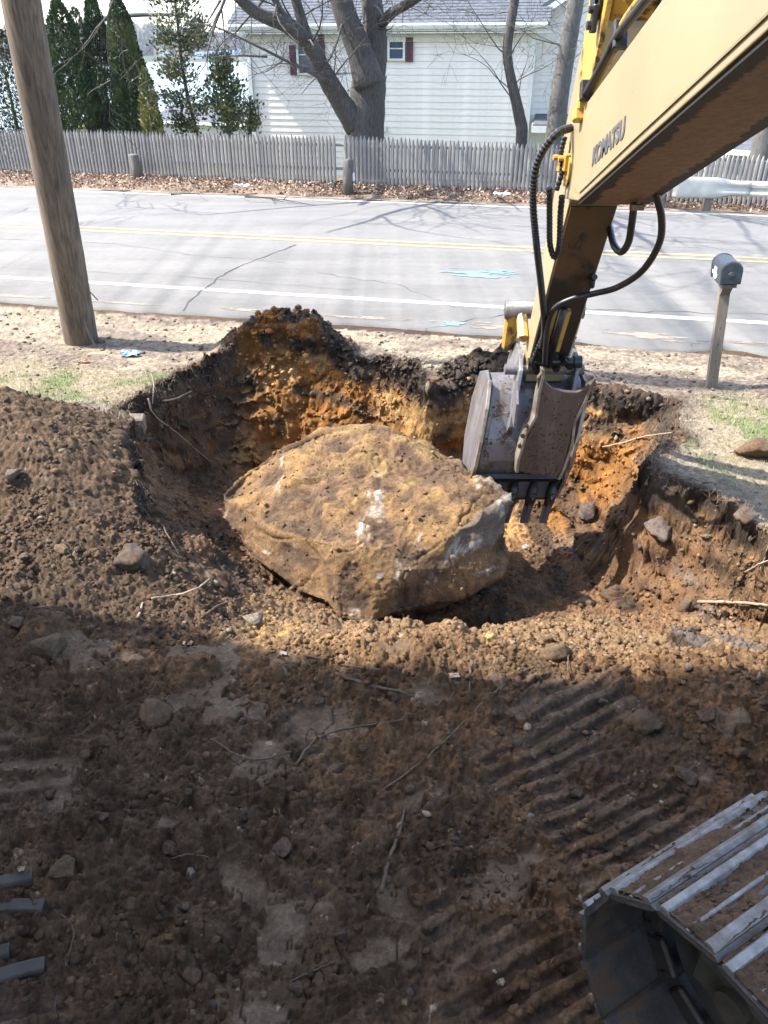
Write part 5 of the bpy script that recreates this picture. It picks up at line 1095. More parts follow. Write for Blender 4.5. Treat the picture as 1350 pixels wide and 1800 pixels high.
V = np.concatenate(b_v); tag(link('mud_crumbs', mesh_np('mud_crumbs', V, np.concatenate(b_f), np.repeat(np.array([[.085, .052, .031]]) , len(V), 0) * (1 + .35 * fbm(V[:, 0:1] * 9, V[:, 1:2] * 9, 2, 3)), np.zeros(len(V))), M_soil, tr, True), kind='stuff')
gx_, gy_ = np.meshgrid(np.linspace(-.100, .100, 46), np.linspace(-WD + .005, -.008, 150)); mv, mf, cnt = [], [], 0
for pos, ang in mudm:
    u_, v_ = gx_ + pos[0] * 3, gy_
    th_ = .013 * fbm(u_ * 9, v_ * 5, 4, 31, .6) + .006 * fbm(u_ * 50, v_ * 50, 3, 35) + .0045 + .006 * vn(v_ * 3, u_ * 3, 37) + lumps(u_, v_, .022, 38, .7)[0] * .35
    zz_ = .0105 + th_; ok_ = th_ > 0; c_, s_ = math.cos(ang), math.sin(ang); n1_ = gx_.shape
    mv.append(np.stack([gx_ * c_ + zz_ * s_ + pos[0], gy_, -gx_ * s_ + zz_ * c_ + pos[1]], -1).reshape(-1, 3)); ii = np.arange(gx_.size).reshape(n1_); q_ = np.stack([ii[:-1, :-1], ii[:-1, 1:], ii[1:, 1:], ii[1:, :-1]], -1)[(ok_[:-1, :-1] & ok_[1:, 1:])]
    mf.append(q_ + cnt); cnt += gx_.size
mv = np.concatenate(mv); mc = np.array([[.088, .055, .033]]) * (1 + .4 * fbm(mv[:, 0:1] * 12, mv[:, 1:2] * 12, 3, 39)); tag(link('caked_mud', mesh_np('caked_mud', mv, np.concatenate(mf), mc, np.zeros(len(mv))), M_soil, tr, True), kind='stuff')
# the second track and the machine's deck, to the right and behind the viewer
tr2 = copy_tree(tr, ex); tr2.location = tr.location + rt * 2.05
b = MB(); b.box(tk(-1.6, 1.3, .55), (1.5, 1.6, .5), Matrix.Rotation(math.atan2(fw.y, fw.x), 3, 'Z'), .05); part(b, 'undercarriage', M_frame)
b = MB(); b.box((1.5, -2.2, 1.35), (2.3, 2.8, .35), None, .04); b.box((1.95, -3.0, 1.95), (1.4, 1.3, .85), None, .08); part(b, 'deck', M_y)
# ------------------------------------------------------------------ HOUSES
M_side = simple('white vinyl siding', (.80, .735, .675), .5, .08, 3, bump=.05); M_trim = simple('white trim', (.66, .655, .63), .5, .1, 3, bump=0); M_gut = simple('white gutter', (.74, .75, .76), .4, .08, 3, bump=0)
M_shut = simple('maroon shutter', (.13, .045, .065), .6, .3, 20); t = NT('window glass'); t.col((.06, .085, .13)); t.rough(.06); M_glass = t.m
t = NT('asphalt shingles'); n = t.noise(3, 5, .7, stretch=(2.2, 1, 1)); t.col(t.mix(t.ramp(n, [(.3, 0.), (.7, 1.)]), (.05, .057, .07), (.10, .108, .125))); t.rough(.9); t.bump(t.noise(60), .4, .005); M_shin = t.m
TH = math.atan(SL)
def frame(ox, oy): return Matrix.Translation((ox, oy, 0)) @ Matrix.Rotation(TH, 4, 'Z')
def hbox(name, c, d, m, par, bev=0.0):
    b = MB(); b.box(c, d); return b.build(name, m, par, bev=bev)
he = empty('white_house', (-4.75, 31.0, 0), TH, label='white clapboard house with blue-grey shingled roof and maroon shutters behind the fence', cat='house')
WL = 9.85; EZ = 3.62
hbox('wall', (WL / 2, 4.1, .4), (WL, 8, 6.6), M_trim, he)
b = MB(); b.poly([(0, 0, 0), (WL - .22, 0, 0), (WL - .22, -.026, 0), (0, -.026, 0), (0, 0, .205), (WL - .22, 0, .205), (WL - .22, -.004, .205), (0, -.004, .205)], [(0, 1, 2, 3), (2, 3, 7, 6), (4, 5, 6, 7), (0, 3, 7, 4), (1, 2, 6, 5)]); brd = b.build('siding_board', M_side, he); brd.location = (.12, .098, -1.6)
for k in range(1, 26): o = brd.copy(); C.objects.link(o); o.location = (.12, .098, -1.6 + .2 * k)
for x_ in (.03, WL - .06): hbox('corner_trim', (x_, .06, .9), (.15, .12, 5.2), M_trim, he)
hbox('frieze_board', (WL / 2, .06, 3.46), (WL, .10, .22), M_trim, he); hbox('soffit', (WL / 2 + .05, -.12, 3.60), (WL + 1.0, .46, .04), M_trim, he)
b = MB(); b.prism([(-.36, 3.70), (-.34, 3.86), (-.46, 3.87), (-.47, 3.80), (-.42, 3.70)], -.45, WL + .35); b.build('gutter', M_gut, he)
hbox('fascia', (WL / 2, -.335, 3.74), (WL + .8, .03, .2), M_trim, he)
# roof in shingle courses, each row lapped over the one below
rise = math.radians(27); nrow = 26
for k in range(nrow):
    y_ = -.40 + k * .20 * math.cos(rise); z_ = 3.87 + k * .20 * math.sin(rise)
    b = MB(); x_ = -.45 - (.13 if k % 2 else 0)
    while x_ < WL + .3:
        w_ = random.uniform(.22, .34); x1 = min(x_ + w_, WL + .4); x0 = max(x_, -.5); dz = random.uniform(0, .012)
        if x1 > x0: b.poly([(x0 + .004, y_, z_ + .018 + dz), (x1 - .004, y_, z_ + .018 + dz), (x1 - .004, y_ + .22 * math.cos(rise), z_ + .22 * math.sin(rise) + .004), (x0 + .004, y_ + .22 * math.cos(rise), z_ + .22 * math.sin(rise) + .004), (x0 + .004, y_, z_ - .01), (x1 - .004, y_, z_ - .01)], [(0, 1, 2, 3), (4, 5, 1, 0)])
        x_ += w_
    tag(b.build('shingle_course', M_shin, he), kind='stuff')
b = MB(); b.prism([(-.42, 3.86), (4.1, 3.86 + 4.52 * math.tan(rise)), (8.6, 3.86), (8.6, 3.78), (4.1, 3.7 + 4.52 * math.tan(rise)), (-.42, 3.78)], -.5, WL + .4); b.build('roof', M_shin, he)
b = MB()
for x_ in (0.02, WL - .1): b.prism([(.1, 3.6), (4.1, 5.8), (8.1, 3.6)], x_, x_ + .08)
b.build('gable_wall', M_side, he)
hmi = (Matrix.Translation((-4.75, 31.0, 0)) @ Matrix.Rotation(TH, 4, 'Z')).inverted()
def wallpt(px, py):                        # where the line of sight meets the front wall, in the house's own frame
    o_ = hmi @ EYE; d_ = hmi.to_3x3() @ (at(px, py, d=1.0) - EYE); t_ = (.09 - o_.y) / d_.y; return o_ + d_ * t_
def window(x0, y0, x1, y1, shl, shr):
    a, c_ = wallpt(x0, y1), wallpt(x1, y0); cx, czz, w_, h_ = (a.x + c_.x) / 2, (a.z + c_.z) / 2, c_.x - a.x, c_.z - a.z
    b = MB(); f_ = .07
    for s_ in (-1, 1): b.box((cx + s_ * (w_ / 2 - f_ / 2), .045, czz), (f_, .12, h_)); b.box((cx, .045, czz + s_ * (h_ / 2 - f_ / 2)), (w_ - 2 * f_, .12, f_))
    wf = b.build('window', M_trim, he, bev=.006)
    b = MB(); b.box((cx, .07, czz), (w_ - 2 * f_, .02, h_ - 2 * f_)); b.build('pane', M_glass, wf)
    b = MB(); b.box((cx, .052, czz + h_ * .02), (w_ - 2 * f_, .03, .035)); b.build('sash', M_trim, wf)
    for q in (shl, shr):
        if not q: continue
        a, c_ = wallpt(q[0], q[3]), wallpt(q[1], q[2]); b = MB(); W_, H_ = c_.x - a.x, c_.z - a.z; X_, Z_ = (a.x + c_.x) / 2, (a.z + c_.z) / 2
        b.box((X_, .035, Z_), (W_, .05, H_), None, .006); 
        for s_ in (-1, 1): b.box((X_ + s_ * (W_ / 2 - .025), .005, Z_), (.05, .02, H_ - .02)); b.box((X_, .005, Z_ + s_ * (H_ / 2 - .04)), (W_ - .1, .02, .06))
        n_ = int(H_ / .07)
        for k in range(n_): b.box((X_, .006, Z_ - H_ / 2 + .09 + k * (H_ - .18) / max(1, n_ - 1)), (W_ - .1, .014, .03), Matrix.Rotation(.5, 3, 'X'))
        b.build('shutter', M_shut, he)
window(682, 65, 713, 107, (672, 682, 64, 108), (714, 727, 65, 109)); window(524, 62, 560, 132, (512, 524, 79, 132), (560, 571, 60, 124))
a = wallpt(676, 226); hbox('dryer_vent', (a.x, .0, a.z), (.16, .12, .18), M_trim, he, .01)
# gabled wing to the right, a little further back
we = empty('house_wing', (4.86, 29.7, 0), TH, label='white gabled wing at the right end of the clapboard house, seen behind the boom', cat='house')
b = MB(); b.prism([(0, -2), (7.4, -2), (7.4, 3.95), (3.7, 6.2), (0, 3.95)], .1, 7, 1); b.build('wall', M_trim, we)
b = MB(); b.poly([(0, 0, 0), (7.4, 0, 0), (7.4, -.026, 0), (0, -.026, 0), (0, 0, .205), (7.4, 0, .205), (7.4, -.004, .205), (0, -.004, .205)], [(0, 1, 2, 3), (2, 3, 7, 6), (4, 5, 6, 7), (0, 3, 7, 4), (1, 2, 6, 5)]); brd = b.build('siding_board', M_side, we); brd.location = (0, .098, -1.6)
for k in range(1, 28): o = brd.copy(); C.objects.link(o); o.location = (0, .098, -1.6 + .2 * k)
for k in range(11):
    zt_ = 4.0 + .2 * k; cut = (zt_ + .15 - 3.95) / 2.25 * 3.7
    if 7.4 - 2 * cut > .5: b = MB(); b.box((3.7, .09, zt_ + .1), (7.4 - 2 * cut, .016, .195)); b.build('gable_board', M_side, we)
for s_ in (-1, 1):
    b = MB(); n_ = 1; b.prism([(3.7 - s_ * .0, 6.42), (3.7 + s_ * 4.15, 3.92), (3.7 + s_ * 4.15, 3.78), (3.7, 6.26)], -.32, 7.2, 1); b.build('roof', M_shin, we)
    b = MB(); b.prism([(3.7, 6.27), (3.7 + s_ * 4.15, 3.79), (3.7 + s_ * 4.15, 3.60), (3.7, 6.06)], -.345, -.30, 1); b.build('rake_board', M_gut, we)
for nm, c_, d_, m_ in (('window', (2.1, .05, 2.35), (.8, .1, .95), M_trim),): w_o = hbox(nm, c_, d_, m_, we); hbox('pane', (2.1, -.01, 2.35), (.66, .02, .8), M_glass, w_o); hbox('sash', (2.1, -.02, 2.35), (.66, .02, .04), M_trim, w_o)
b = MB(); b.prism([(-1.5, 1.02), (.1, 1.25), (.1, 1.15), (-1.5, .92)], .35, 1.5); b.build('porch_roof', M_shin, we)
b = MB(); b.box((.92, -1.5, .88), (1.2, .04, .2)); b.box((.33, -.7, .95), (.03, 1.6, .16)); b.build('porch_fascia', M_trim, we)
# low shed roof behind the fence at the far right, and a boathouse roof behind the cedars
def shed(name, px0, px1, pyt, pyb, y_, rise_, label, tilt):
    a, c_ = at(px0, pyb, y=y_), at(px1, pyb, y=y_ + tilt); e = empty(name, (a.x, a.y, 0), math.atan2(c_.y - a.y, c_.x - a.x), label=label, cat='shed'); L_ = math.hypot(c_.x - a.x, c_.y - a.y); z_ = a.z
    hbox('wall', (L_ / 2, 1.6, z_ / 2 - 1.55), (L_ - .3, 3, z_ + 2.9), simple('shed wall', (.42, .40, .37), .8), e)
    for k in range(9):
        b = MB(); b.prism([(-.1 + k * .26, z_ + k * .26 * rise_), (-.1 + k * .26, z_ + .03 + k * .26 * rise_), (.2 + k * .26, z_ + .03 + (k * .26 + .27) * rise_), (.2 + k * .26, z_ + (k * .26 + .27) * rise_)], -.15, L_ + .15); tag(b.build('shingle_course', M_shin, e), kind='stuff')
    hbox('fascia', (L_ / 2, -.13, z_ - .05), (L_ + .3, .03, .14), M_trim, e); return e
shed('shed', 1268, 1420, 232, 262, 24, .42, 'low shingled outbuilding behind the fence at the far right', -1.5)
shed('boathouse', 268, 428, 175, 212, 44, .28, 'blue-grey shingled boathouse roof behind the loose cedar, left of the white house', -2)
# unseen house added on the left, outside the picture, to throw the foreground shade
ne = empty('unseen_shade_house', (-9.6, -3, 0), 0, label='tall unseen house added left of the digging site to shade the foreground', cat='house')
M_nb = simple('tan clapboards', (.42, .36, .28), .7)
hbox('wall', (0, -2.5, 4.35), (9.9, 18, 8.9), M_nb, ne)
b = MB(); b.prism([(-5.3, 8.7), (0, 11.2), (5.2, 8.7), (5.2, 8.85), (0, 11.4), (-5.3, 8.85)], -11.5, 6.65, 1); b.prism([(-4.9, 8.8), (0, 11.1), (4.9, 8.8)], -11.2, 6.45, 1); b.build('roof', M_shin, ne)
for z_ in (1.7, 4.6, 7.0):
    for y_ in (-7, -3, 1, 5): w_o = hbox('window', (4.97, y_, z_), (.08, 1.0, 1.3), M_trim, ne); hbox('pane', (5.015, y_, z_), (.02, .84, 1.14), M_glass, w_o)
for k, (x_, y_, h_) in enumerate([(-4.2, 3.75, 8.4), (-5.4, 4.1, 9.2), (-3.9, 2.9, 9.3)]): pass
# lakeside houses and boats on the far shore
M_fb = simple('far blue paint', (.10, .22, .48), .6); M_fw = simple('far white paint', (.75, .76, .78), .6); M_fr = simple('far roof', (.13, .12, .13), .8)
for k, (px, w_, m_) in enumerate([(352, 12, M_fw), (366, 16, M_fb), (380, 14, M_fw), (392, 10, M_fb), (405, 12, M_fw), (345, 8, M_fr), (418, 10, M_fw), (290, 12, M_fw), (700, 12, M_fw)]):
    q = at(px, 100, y=985 + k * 3); zb = ztop(np.array([q.x]), np.array([q.y]))[0]; e = empty('lakeside_building', (q.x, q.y, zb), label=['small white waterside building, leftmost of the far shore cluster', 'long bright blue building on the far lake shore', 'white building directly right of the long blue one on the far shore', 'narrow blue building in the middle of the far shore cluster', 'white far shore building right of the narrow blue one', 'small dark building at the left end of the far shore cluster', 'white building at the right end of the far shore cluster', 'lone white building glimpsed between evergreens across the lake', 'white building across the lake hidden behind the house'][k], cat='building', group='buildings on the far shore'); s_ = w_ * .8
    hbox('wall', (0, 0, 1.6), (s_, 6, 5), m_, e); b = MB(); b.prism([(-3.4, 4.1), (0, 6.4), (3.4, 4.1)], -s_ / 2 - .3, s_ / 2 + .3); b.build('roof', M_fr if k % 2 else M_fb, e)
# ------------------------------------------------------------------ TREES
def limb(b, p, d_, L_, r_, depth, seed, up=.25, bend=.28, twig=None, minr=.006, kids=(3, 5)):
    rr = random.Random(seed); n = max(4, int(L_ / .3)); n = min(n, 14); pts = [p.copy()]; rad = [r_]; d_ = d_.normalized(); sub = []
    for i in range(1, n + 1):
        d_ = (d_ + Vector((rr.gauss(0, bend), rr.gauss(0, bend), rr.gauss(0, bend) + up * .15)) * .55).normalized(); p = p + d_ * (L_ / n); pts.append(p.copy()); f = i / n; rad.append(max(minr * .6, r_ * (1 - .8 * f)))
        if i > 1: sub.append((p.copy(), d_.copy(), f))
    b.tube(pts, rad, 9 if r_ > .05 else (6 if r_ > .015 else 4), cap=False)
    if depth > 0:
        for k in range(rr.randint(*kids)):
            p_, dd, f = rr.choice(sub); ax = Vector((rr.gauss(0, 1), rr.gauss(0, 1), rr.gauss(0, .7))); ax = (ax - dd * ax.dot(dd)).normalized(); nd = (dd * .75 + ax * .8 + Vector((0, 0, up * .4))).normalized()
            limb(b, p_, nd, L_ * rr.uniform(.35, .65), max(minr, r_ * (1 - .7 * f) * rr.uniform(.4, .65)), depth - 1, rr.random(), up, bend, twig, minr, kids)
def trunk_pts(L_, y_): return [at(px, py, y=(y_ if not isinstance(y_, (list, tuple)) else y_[i])) for i, (px, py) in enumerate(L_)]
def tube_tree(b, pts, rad, n=14, wob=.04): P = spline(pts, 5); k = len(pts) - 1; b.tube(P, [np.interp(i / 5, range(k + 1), rad) for i in range(len(P))], n, wob=wob)
bt = empty('bare_oak_tree', (-.65, 22.6, 0), label='big bare tree with forked grey trunk behind the fence, in front of the white house', cat='tree'); O_ = Vector(bt.location)
def tb(b, name, m): bmesh.ops.translate(b.b, verts=b.b.verts[:], vec=-O_); return b.build(name, m, bt, True)
b = MB(); q = at(642, 235, y=22.6); tube_tree(b, [Vector((q.x, 22.6, -.9)), Vector((q.x, 22.6, .4)), q, at(645, 185, y=22.6), at(650, 130, y=22.6)], [.62, .55, .50, .47, .43], 18); tb(b, 'trunk', M_bark)
top = []
specs = [([(650, 150), (632, 90), (612, 40), (597, -10), (585, -90), (560, -250)], 22.4, [.40, .33, .29, .27, .24, .15]), ([(652, 150), (660, 90), (658, 40), (652, -20), (660, -110), (690, -260)], 22.8, [.36, .30, .28, .26, .22, .14]),
    ([(628, 225), (600, 180), (570, 130), (545, 80), (505, 45), (450, 22), (395, -25), (300, -90)], [22.5, 22.3, 22.0, 21.7, 21.3, 20.8, 20.2, 19.0], [.32, .26, .23, .20, .17, .135, .10, .06]),
    ([(548, 90), (535, 50), (520, 0), (500, -80), (520, -190)], 21.7, [.15, .13, .12, .10, .06]), ([(512, 40), (495, 22), (480, -5), (440, -60)], 21.3, [.09, .08, .07, .05]), ([(672, 40), (690, 22), (735, -5), (800, -60), (900, -170)], [22.6, 22.2, 21.6, 20.4, 18.5], [.13, .12, .10, .08, .05])]
for L_, y_, rd in specs:
    b = MB(); P = trunk_pts(L_, y_); tube_tree(b, P, rd, 12); top.append((P, rd)); tb(b, 'limb', M_bark)
b = MB(); rr = random.Random(4)
for path, y_, r_ in [([(580, 145), (500, 105), (440, 75), (380, 48), (330, 40)], 21.0, .045), ([(470, 100), (420, 98), (370, 100), (330, 97)], 21.0, .025), ([(588, 150), (560, 128), (530, 128)], 21.5, .03), ([(500, 105), (470, 125), (450, 130)], 21, .015), ([(598, 158), (588, 130), (590, 90), (580, 78)], 21.6, .025), ([(585, 132), (605, 128), (618, 130)], 21.6, .018), ([(388, 0), (370, 30), (362, 42)], 20.5, .03), ([(690, 20), (712, 10), (760, 30)], 22, .02)]:
    P = trunk_pts(path, y_); tube_tree(b, P, [r_ * (1 - .8 * i / (len(P) - 1)) for i in range(len(P))], 6)
    for k in range(10): i = rr.randrange(len(P) - 1); limb(b, P[i].lerp(P[i + 1], rr.random()), Vector((rr.gauss(0, 1), rr.gauss(0, .6), rr.gauss(.2, .8))), rr.uniform(.4, 1.1), .008, 1, rr.random(), minr=.0045)
for P, rd in top:
    for k in range(7): i = rr.randrange(1, len(P) - 1); limb(b, P[i].lerp(P[i + 1], rr.random()), Vector((rr.gauss(0, 1), rr.gauss(-.4, .8), rr.gauss(.6, .6))), rr.uniform(1.0, 2.4), rr.uniform(.015, .04), 2, rr.random(), minr=.006)
# boughs over the road, above the picture; their shade falls on the asphalt
for (x0, y0, z0, dx, dy, dz, L_, r_) in [(-1.3, 22, 5.2, -.5, -1, .25, 8, .13), (-.6, 22, 6.0, -.1, -1, .3, 8.5, .14), (-.8, 22, 7.0, .35, -1, .25, 8, .12), (-1.5, 21, 4.8, -1.0, -.9, .15, 7, .10), (-.3, 22, 5.0, .8, -1, .3, 7, .10)]:
    limb(b, Vector((x0, y0, z0)), Vector((dx, dy, dz)), L_, r_, 3, x0 * 7 + z0, .15, .16, minr=.012, kids=(4, 6))
tb(b, 'branches', M_bark)
def thin_tree(name, path, y_, rd, label, seed, m=M_bark, ntw=10):
    P = trunk_pts(path, y_); e = empty(name, (P[0].x, P[0].y, -.3), label=label, cat='tree'); O2 = Vector(e.location); P = [Vector((P[0].x, P[0].y, -1.0))] + P; rd = [rd[0] * 1.05] + rd
    b = MB(); tube_tree(b, P, rd, 12); bmesh.ops.translate(b.b, verts=b.b.verts[:], vec=-O2); b.build('trunk', m, e, True)
    b = MB(); rr = random.Random(seed)
    for k in range(ntw): i = rr.randrange(2, len(P) - 1); limb(b, P[i].lerp(P[i + 1], rr.random()), Vector((rr.gauss(0, 1), rr.gauss(0, .6), rr.gauss(.4, .5))), rr.uniform(.6, 2.0), rr.uniform(.008, .02), 2, rr.random(), up=.1, minr=.005)
    bmesh.ops.translate(b.b, verts=b.b.verts[:], vec=-O2); b.build('branches', m, e, True); return e
M_bark2 = wood_mat('pale grey bark', (.15, .145, .135), (.065, .06, .055), 5, (6, 6, 1.4), bump=.7, dist=.012)
thin_tree('slender_tree', [(917, 245), (913, 205), (903, 160), (893, 110), (892, 80), (898, 40), (905, -5), (915, -120), (940, -260)], 22.5, [.155, .15, .13, .12, .12, .115, .11, .10, .05], 'slender leaning bare trunk behind the fence before the right part of the white house', 31, ntw=16)
thin_tree('straight_tree', [(975, 250), (982, 180), (993, 110), (1003, 50), (1014, -10), (1035, -150), (1050, -280)], 22.2, [.25, .24, .22, .21, .20, .17, .10], 'straight grey bare trunk right beside the boom tip, behind the fence', 32, M_bark2, 14)
thin_tree('roadside_tree', [(1338, 275), (1346, 230), (1362, 150), (1380, 0)], 21.0, [.28, .24, .20, .16], 'pale trunk behind the fence at the right edge of the picture', 33, M_bark2, 6)
thin_tree('far_bare_tree', [(236, 120), (215, 60), (205, 20), (190, -30)], 30, [.12, .10, .09, .07], 'distant bare grey tree between the narrow evergreens', 34, M_bark2, 12)
thin_tree('leaning_bare_tree', [(80, 150), (60, 110), (110, 60), (200, 30), (330, 25)], 29, [.16, .14, .11, .07, .04], 'pale bare tree spreading behind the narrow evergreens', 36, M_bark2, 14)
# foliage made of thousands of small sprays
def sprays(n, seed, pfn, size, colfn, droop=.0, aspect=.45, up=1.0):
    rs = np.random.RandomState(seed); P, outd, c_ = pfn(rs, n); n = len(P); s_ = size * rs.uniform(.6, 1.5, n)
    d_ = outd * .8 + rs.normal(0, .45, (n, 3)); d_[:, 2] += up; d_ /= np.linalg.norm(d_, axis=1)[:, None]
    u_ = np.cross(d_, rs.normal(0, 1, (n, 3))); u_ /= np.linalg.norm(u_, axis=1)[:, None]
    a = P; V = np.stack([a - u_ * (s_ * aspect * .35)[:, None], a + u_ * (s_ * aspect * .35)[:, None], a + d_ * (s_ * .6)[:, None] + u_ * (s_ * aspect * .5)[:, None], a + d_ * s_[:, None], a + d_ * (s_ * .55)[:, None] - u_ * (s_ * aspect * .55)[:, None]], 1)
    col = colfn(rs, P, n); col = np.repeat(col[:, None], 5, 1).reshape(-1, 3); i = np.arange(n)[:, None] * 5
    return V.reshape(-1, 3), i + np.arange(5)[None], col
def conifer(name, px, pyt, pybase, wpx, y_, label, seed, col=(.028, .055, .018), col2=(.065, .10, .028), n=9000, grp=None, shape=.62, size=.072):
    tp_ = at(px, pyt, y=y_); h = tp_.z + 1.4; r_ = wpx / 1350 * (y_ * CP + 1.5) / 2; e = empty(name, (tp_.x, y_, -1.4), label=label, cat='tree', group=grp)
    def pf(rs, n):
        f = rs.power(1.35, n); f = 1 - f; f = np.clip(f, 0, .995)                         # denser below
        env = r_ * np.clip((1 - f) ** shape, 0, 1) * (.80 + .12 * vn(f * 9, rs.uniform(0, 1, n) * 0, seed)); th = rs.uniform(0, 6.283, n)
        lob = 1 + .22 * vn(th * 2.2, f * 8, seed + 3) + .14 * vn(th * 5, f * 22, seed + 5); rad = env * lob * (1 - .45 * rs.power(.45, n) * rs.uniform(0, 1, n))
        o_ = np.stack([np.cos(th), np.sin(th), np.zeros(n)], 1); P = np.stack([np.cos(th) * rad, np.sin(th) * rad, f * h], 1); return P, o_, None
    def cf(rs, P, n):
        m_ = ss(-.3, .5, vn(P[:, 0] * 4 + 3, P[:, 2] * 3, seed + 7) + rs.normal(0, .25, n))[:, None]; return np.array(col)[None] * (1 - m_) + np.array(col2)[None] * m_
    V, F_, c_ = sprays(n, seed, pf, size, cf, up=1.1); link('crown', mesh_np('crown', V, F_, c_), M_leaf, e)
    b = MB(); b.tube([(0, 0, -.3), (0, 0, h * .5), (0, 0, h * .9)], [.09, .06, .02], 8); b.build('trunk', M_bark, e, True); return e
EV = 'row of narrow dark evergreens behind the fence'
conifer('narrow_evergreen', 98, -6, 235, 150, 26, 'narrow evergreen directly right of the utility pole, tip just touching the top edge', 51, grp=EV, n=26000)
conifer('narrow_evergreen', 72, 42, 235, 110, 27, 'shorter narrow evergreen half behind the utility pole', 52, grp=EV, n=9000)
conifer('narrow_evergreen', 130, 12, 235, 110, 28, 'thin evergreen in the second row between two taller ones', 53, (.028, .05, .02), grp=EV, n=10000)
conifer('narrow_evergreen', 157, -14, 235, 135, 26.5, 'third narrow evergreen right of the pole, dark and slim', 54, (.022, .042, .018), (.05, .078, .026), grp=EV, n=26000)
conifer('narrow_evergreen', 203, -16, 235, 120, 26, 'tall narrow evergreen with sunlit yellow-green left side', 55, (.035, .06, .02), (.095, .125, .035), grp=EV, n=22000)
conifer('narrow_evergreen', 220, 22, 235, 110, 27, 'rightmost of the narrow evergreens, dark, beside the loose cedar', 56, (.022, .042, .018), (.05, .075, .024), grp=EV, n=18000)
conifer('broad_evergreen', -8, 50, 235, 170, 27, 'broad dark evergreen left of the utility pole at the picture edge', 57, (.03, .045, .02), (.075, .085, .03), n=19000, shape=.45)
conifer('young_cedar', 252, 118, 235, 66, 25, 'small yellow-green cedar in front of the narrow evergreens', 58, (.10, .12, .03), (.21, .20, .06), n=4200, shape=.55, size=.09)
conifer('low_shrub', 142, 218, 235, 40, 24.6, 'low yellowish shrub just showing over the pickets', 59, (.12, .13, .03), (.2, .19, .06), n=1000, shape=.4)
def loose(name, spine, y_, rads, label, seed, n, col, col2, size=.085, ngap=.15):
    P0 = trunk_pts(spine, y_); e = empty(name, (P0[0].x, P0[0].y, -.3), label=label, cat='tree'); O2 = Vector(e.location); b = MB(); PP = [Vector((P0[0].x, y_, -1.2))] + P0; tube_tree(b, PP, [.075 - .055 * i / (len(PP) - 1) for i in range(len(PP))], 8)
    bmesh.ops.translate(b.b, verts=b.b.verts[:], vec=-O2); b.build('trunk', M_bark, e, True); sp = np.array([list(p - O2) for p in P0]); rw = np.array(rads) / 1350 * (y_ * CP + 1.5)
    rr = np.random.RandomState(seed); nb = 46; f_ = rr.uniform(0, len(sp) - 1.01, nb); i_ = f_.astype(int); c_ = sp[i_] + (sp[i_ + 1] - sp[i_]) * (f_ - i_)[:, None]; w_ = rw[i_] + (rw[i_ + 1] - rw[i_]) * (f_ - i_); th = rr.uniform(0, 6.28, nb)
    tipp = c_ + np.stack([np.cos(th) * w_ * rr.uniform(.55, 1, nb), np.sin(th) * w_ * .7, rr.uniform(.05, .45, nb)], 1)
    b = MB()
    for a, q in zip(c_, tipp): b.tube([Vector(a), Vector(a).lerp(Vector(q), .5) + Vector((0, 0, -.03)), Vector(q)], [.018, .011, .005], 5, cap=False)
    b.build('branches', M_bark, e, True)
    def pf(rs, n):
        k = rs.randint(0, nb, n); t_ = rs.power(1.6, n)[:, None]; P = c_[k] * (1 - t_) + tipp[k] * t_ + rs.normal(0, 1, (n, 3)) * np.array([.13, .13, .12]); o_ = tipp[k] - c_[k]; o_ /= np.linalg.norm(o_, axis=1)[:, None]; return P, o_, None
    def cf(rs, P, n): m_ = ss(-.3, .5, vn(P[:, 0] * 3 + 3, P[:, 2] * 3, seed + 7) + rs.normal(0, .3, n))[:, None]; return np.array(col)[None] * (1 - m_) + np.array(col2)[None] * m_
    V, F_, c2 = sprays(n, seed, pf, size, cf, up=.4, aspect=.55); link('crown', mesh_np('crown', V, F_, c2), M_leaf, e)
loose('loose_cedar', [(345, 235), (330, 170), (318, 100), (312, 40), (305, -20), (300, -70)], 26, [45, 62, 62, 52, 48, 30], 'tall loose cedar with see-through brownish green foliage left of the white house', 61, 6200, (.06, .075, .028), (.14, .135, .055))
loose('small_cedar', [(402, 235), (398, 190), (394, 150), (390, 118)], 25.5, [36, 36, 26, 10], 'small open cedar with dark green clumps at the left corner of the white house', 62, 3000, (.035, .06, .02), (.10, .11, .04))
loose('cedar_sapling', [(440, 240), (442, 215), (440, 185)], 26, [14, 16, 8], 'small cedar sapling in front of the white corner board', 63, 500, (.08, .10, .03), (.16, .15, .05), .08)
for k, (x_, y_, h_, lab) in enumerate([(-4.7, 3.0, 8.0, 'nearer unseen evergreen added to break up the edge of the foreground shade'), (-6.4, 3.15, 9.2, 'farther unseen evergreen added to break up the edge of the foreground shade')]):  # out-of-view evergreens added so the foreground shade gets a ragged edge
    src = [o for o in C.objects if o.name.startswith('narrow_evergreen')][k]; e = copy_tree(src); e.location = (x_, y_, 0); e['label'] = lab; e['group'] = 'unseen evergreens added to break up the shade edge'; e.scale = (1.0, 1.0, h_ / 5.2)
# dense far wood on the far shore
def forest(rs, n):
    y_ = rs.uniform(1000, 1500, n); x_ = rs.uniform(-1, 1, n) * .62 * y_; z_ = ztop(x_, y_); return np.stack([x_, y_, z_ + 0], 1), np.zeros((n, 3)) + [0, 0, 1], None
V, F_, c_ = sprays(6000, 71, forest, 9, lambda rs, P, n: np.where(rs.uniform(0, 1, (n, 1)) < .5, np.array([[.03, .045, .028]]), np.array([[.10, .075, .065]])) * rs.uniform(.6, 1.2, (n, 1)), aspect=.8, up=4)
tag(link('far_shore_wood', mesh_np('far_shore_wood', V, F_, c_), M_leaf), kind='stuff')
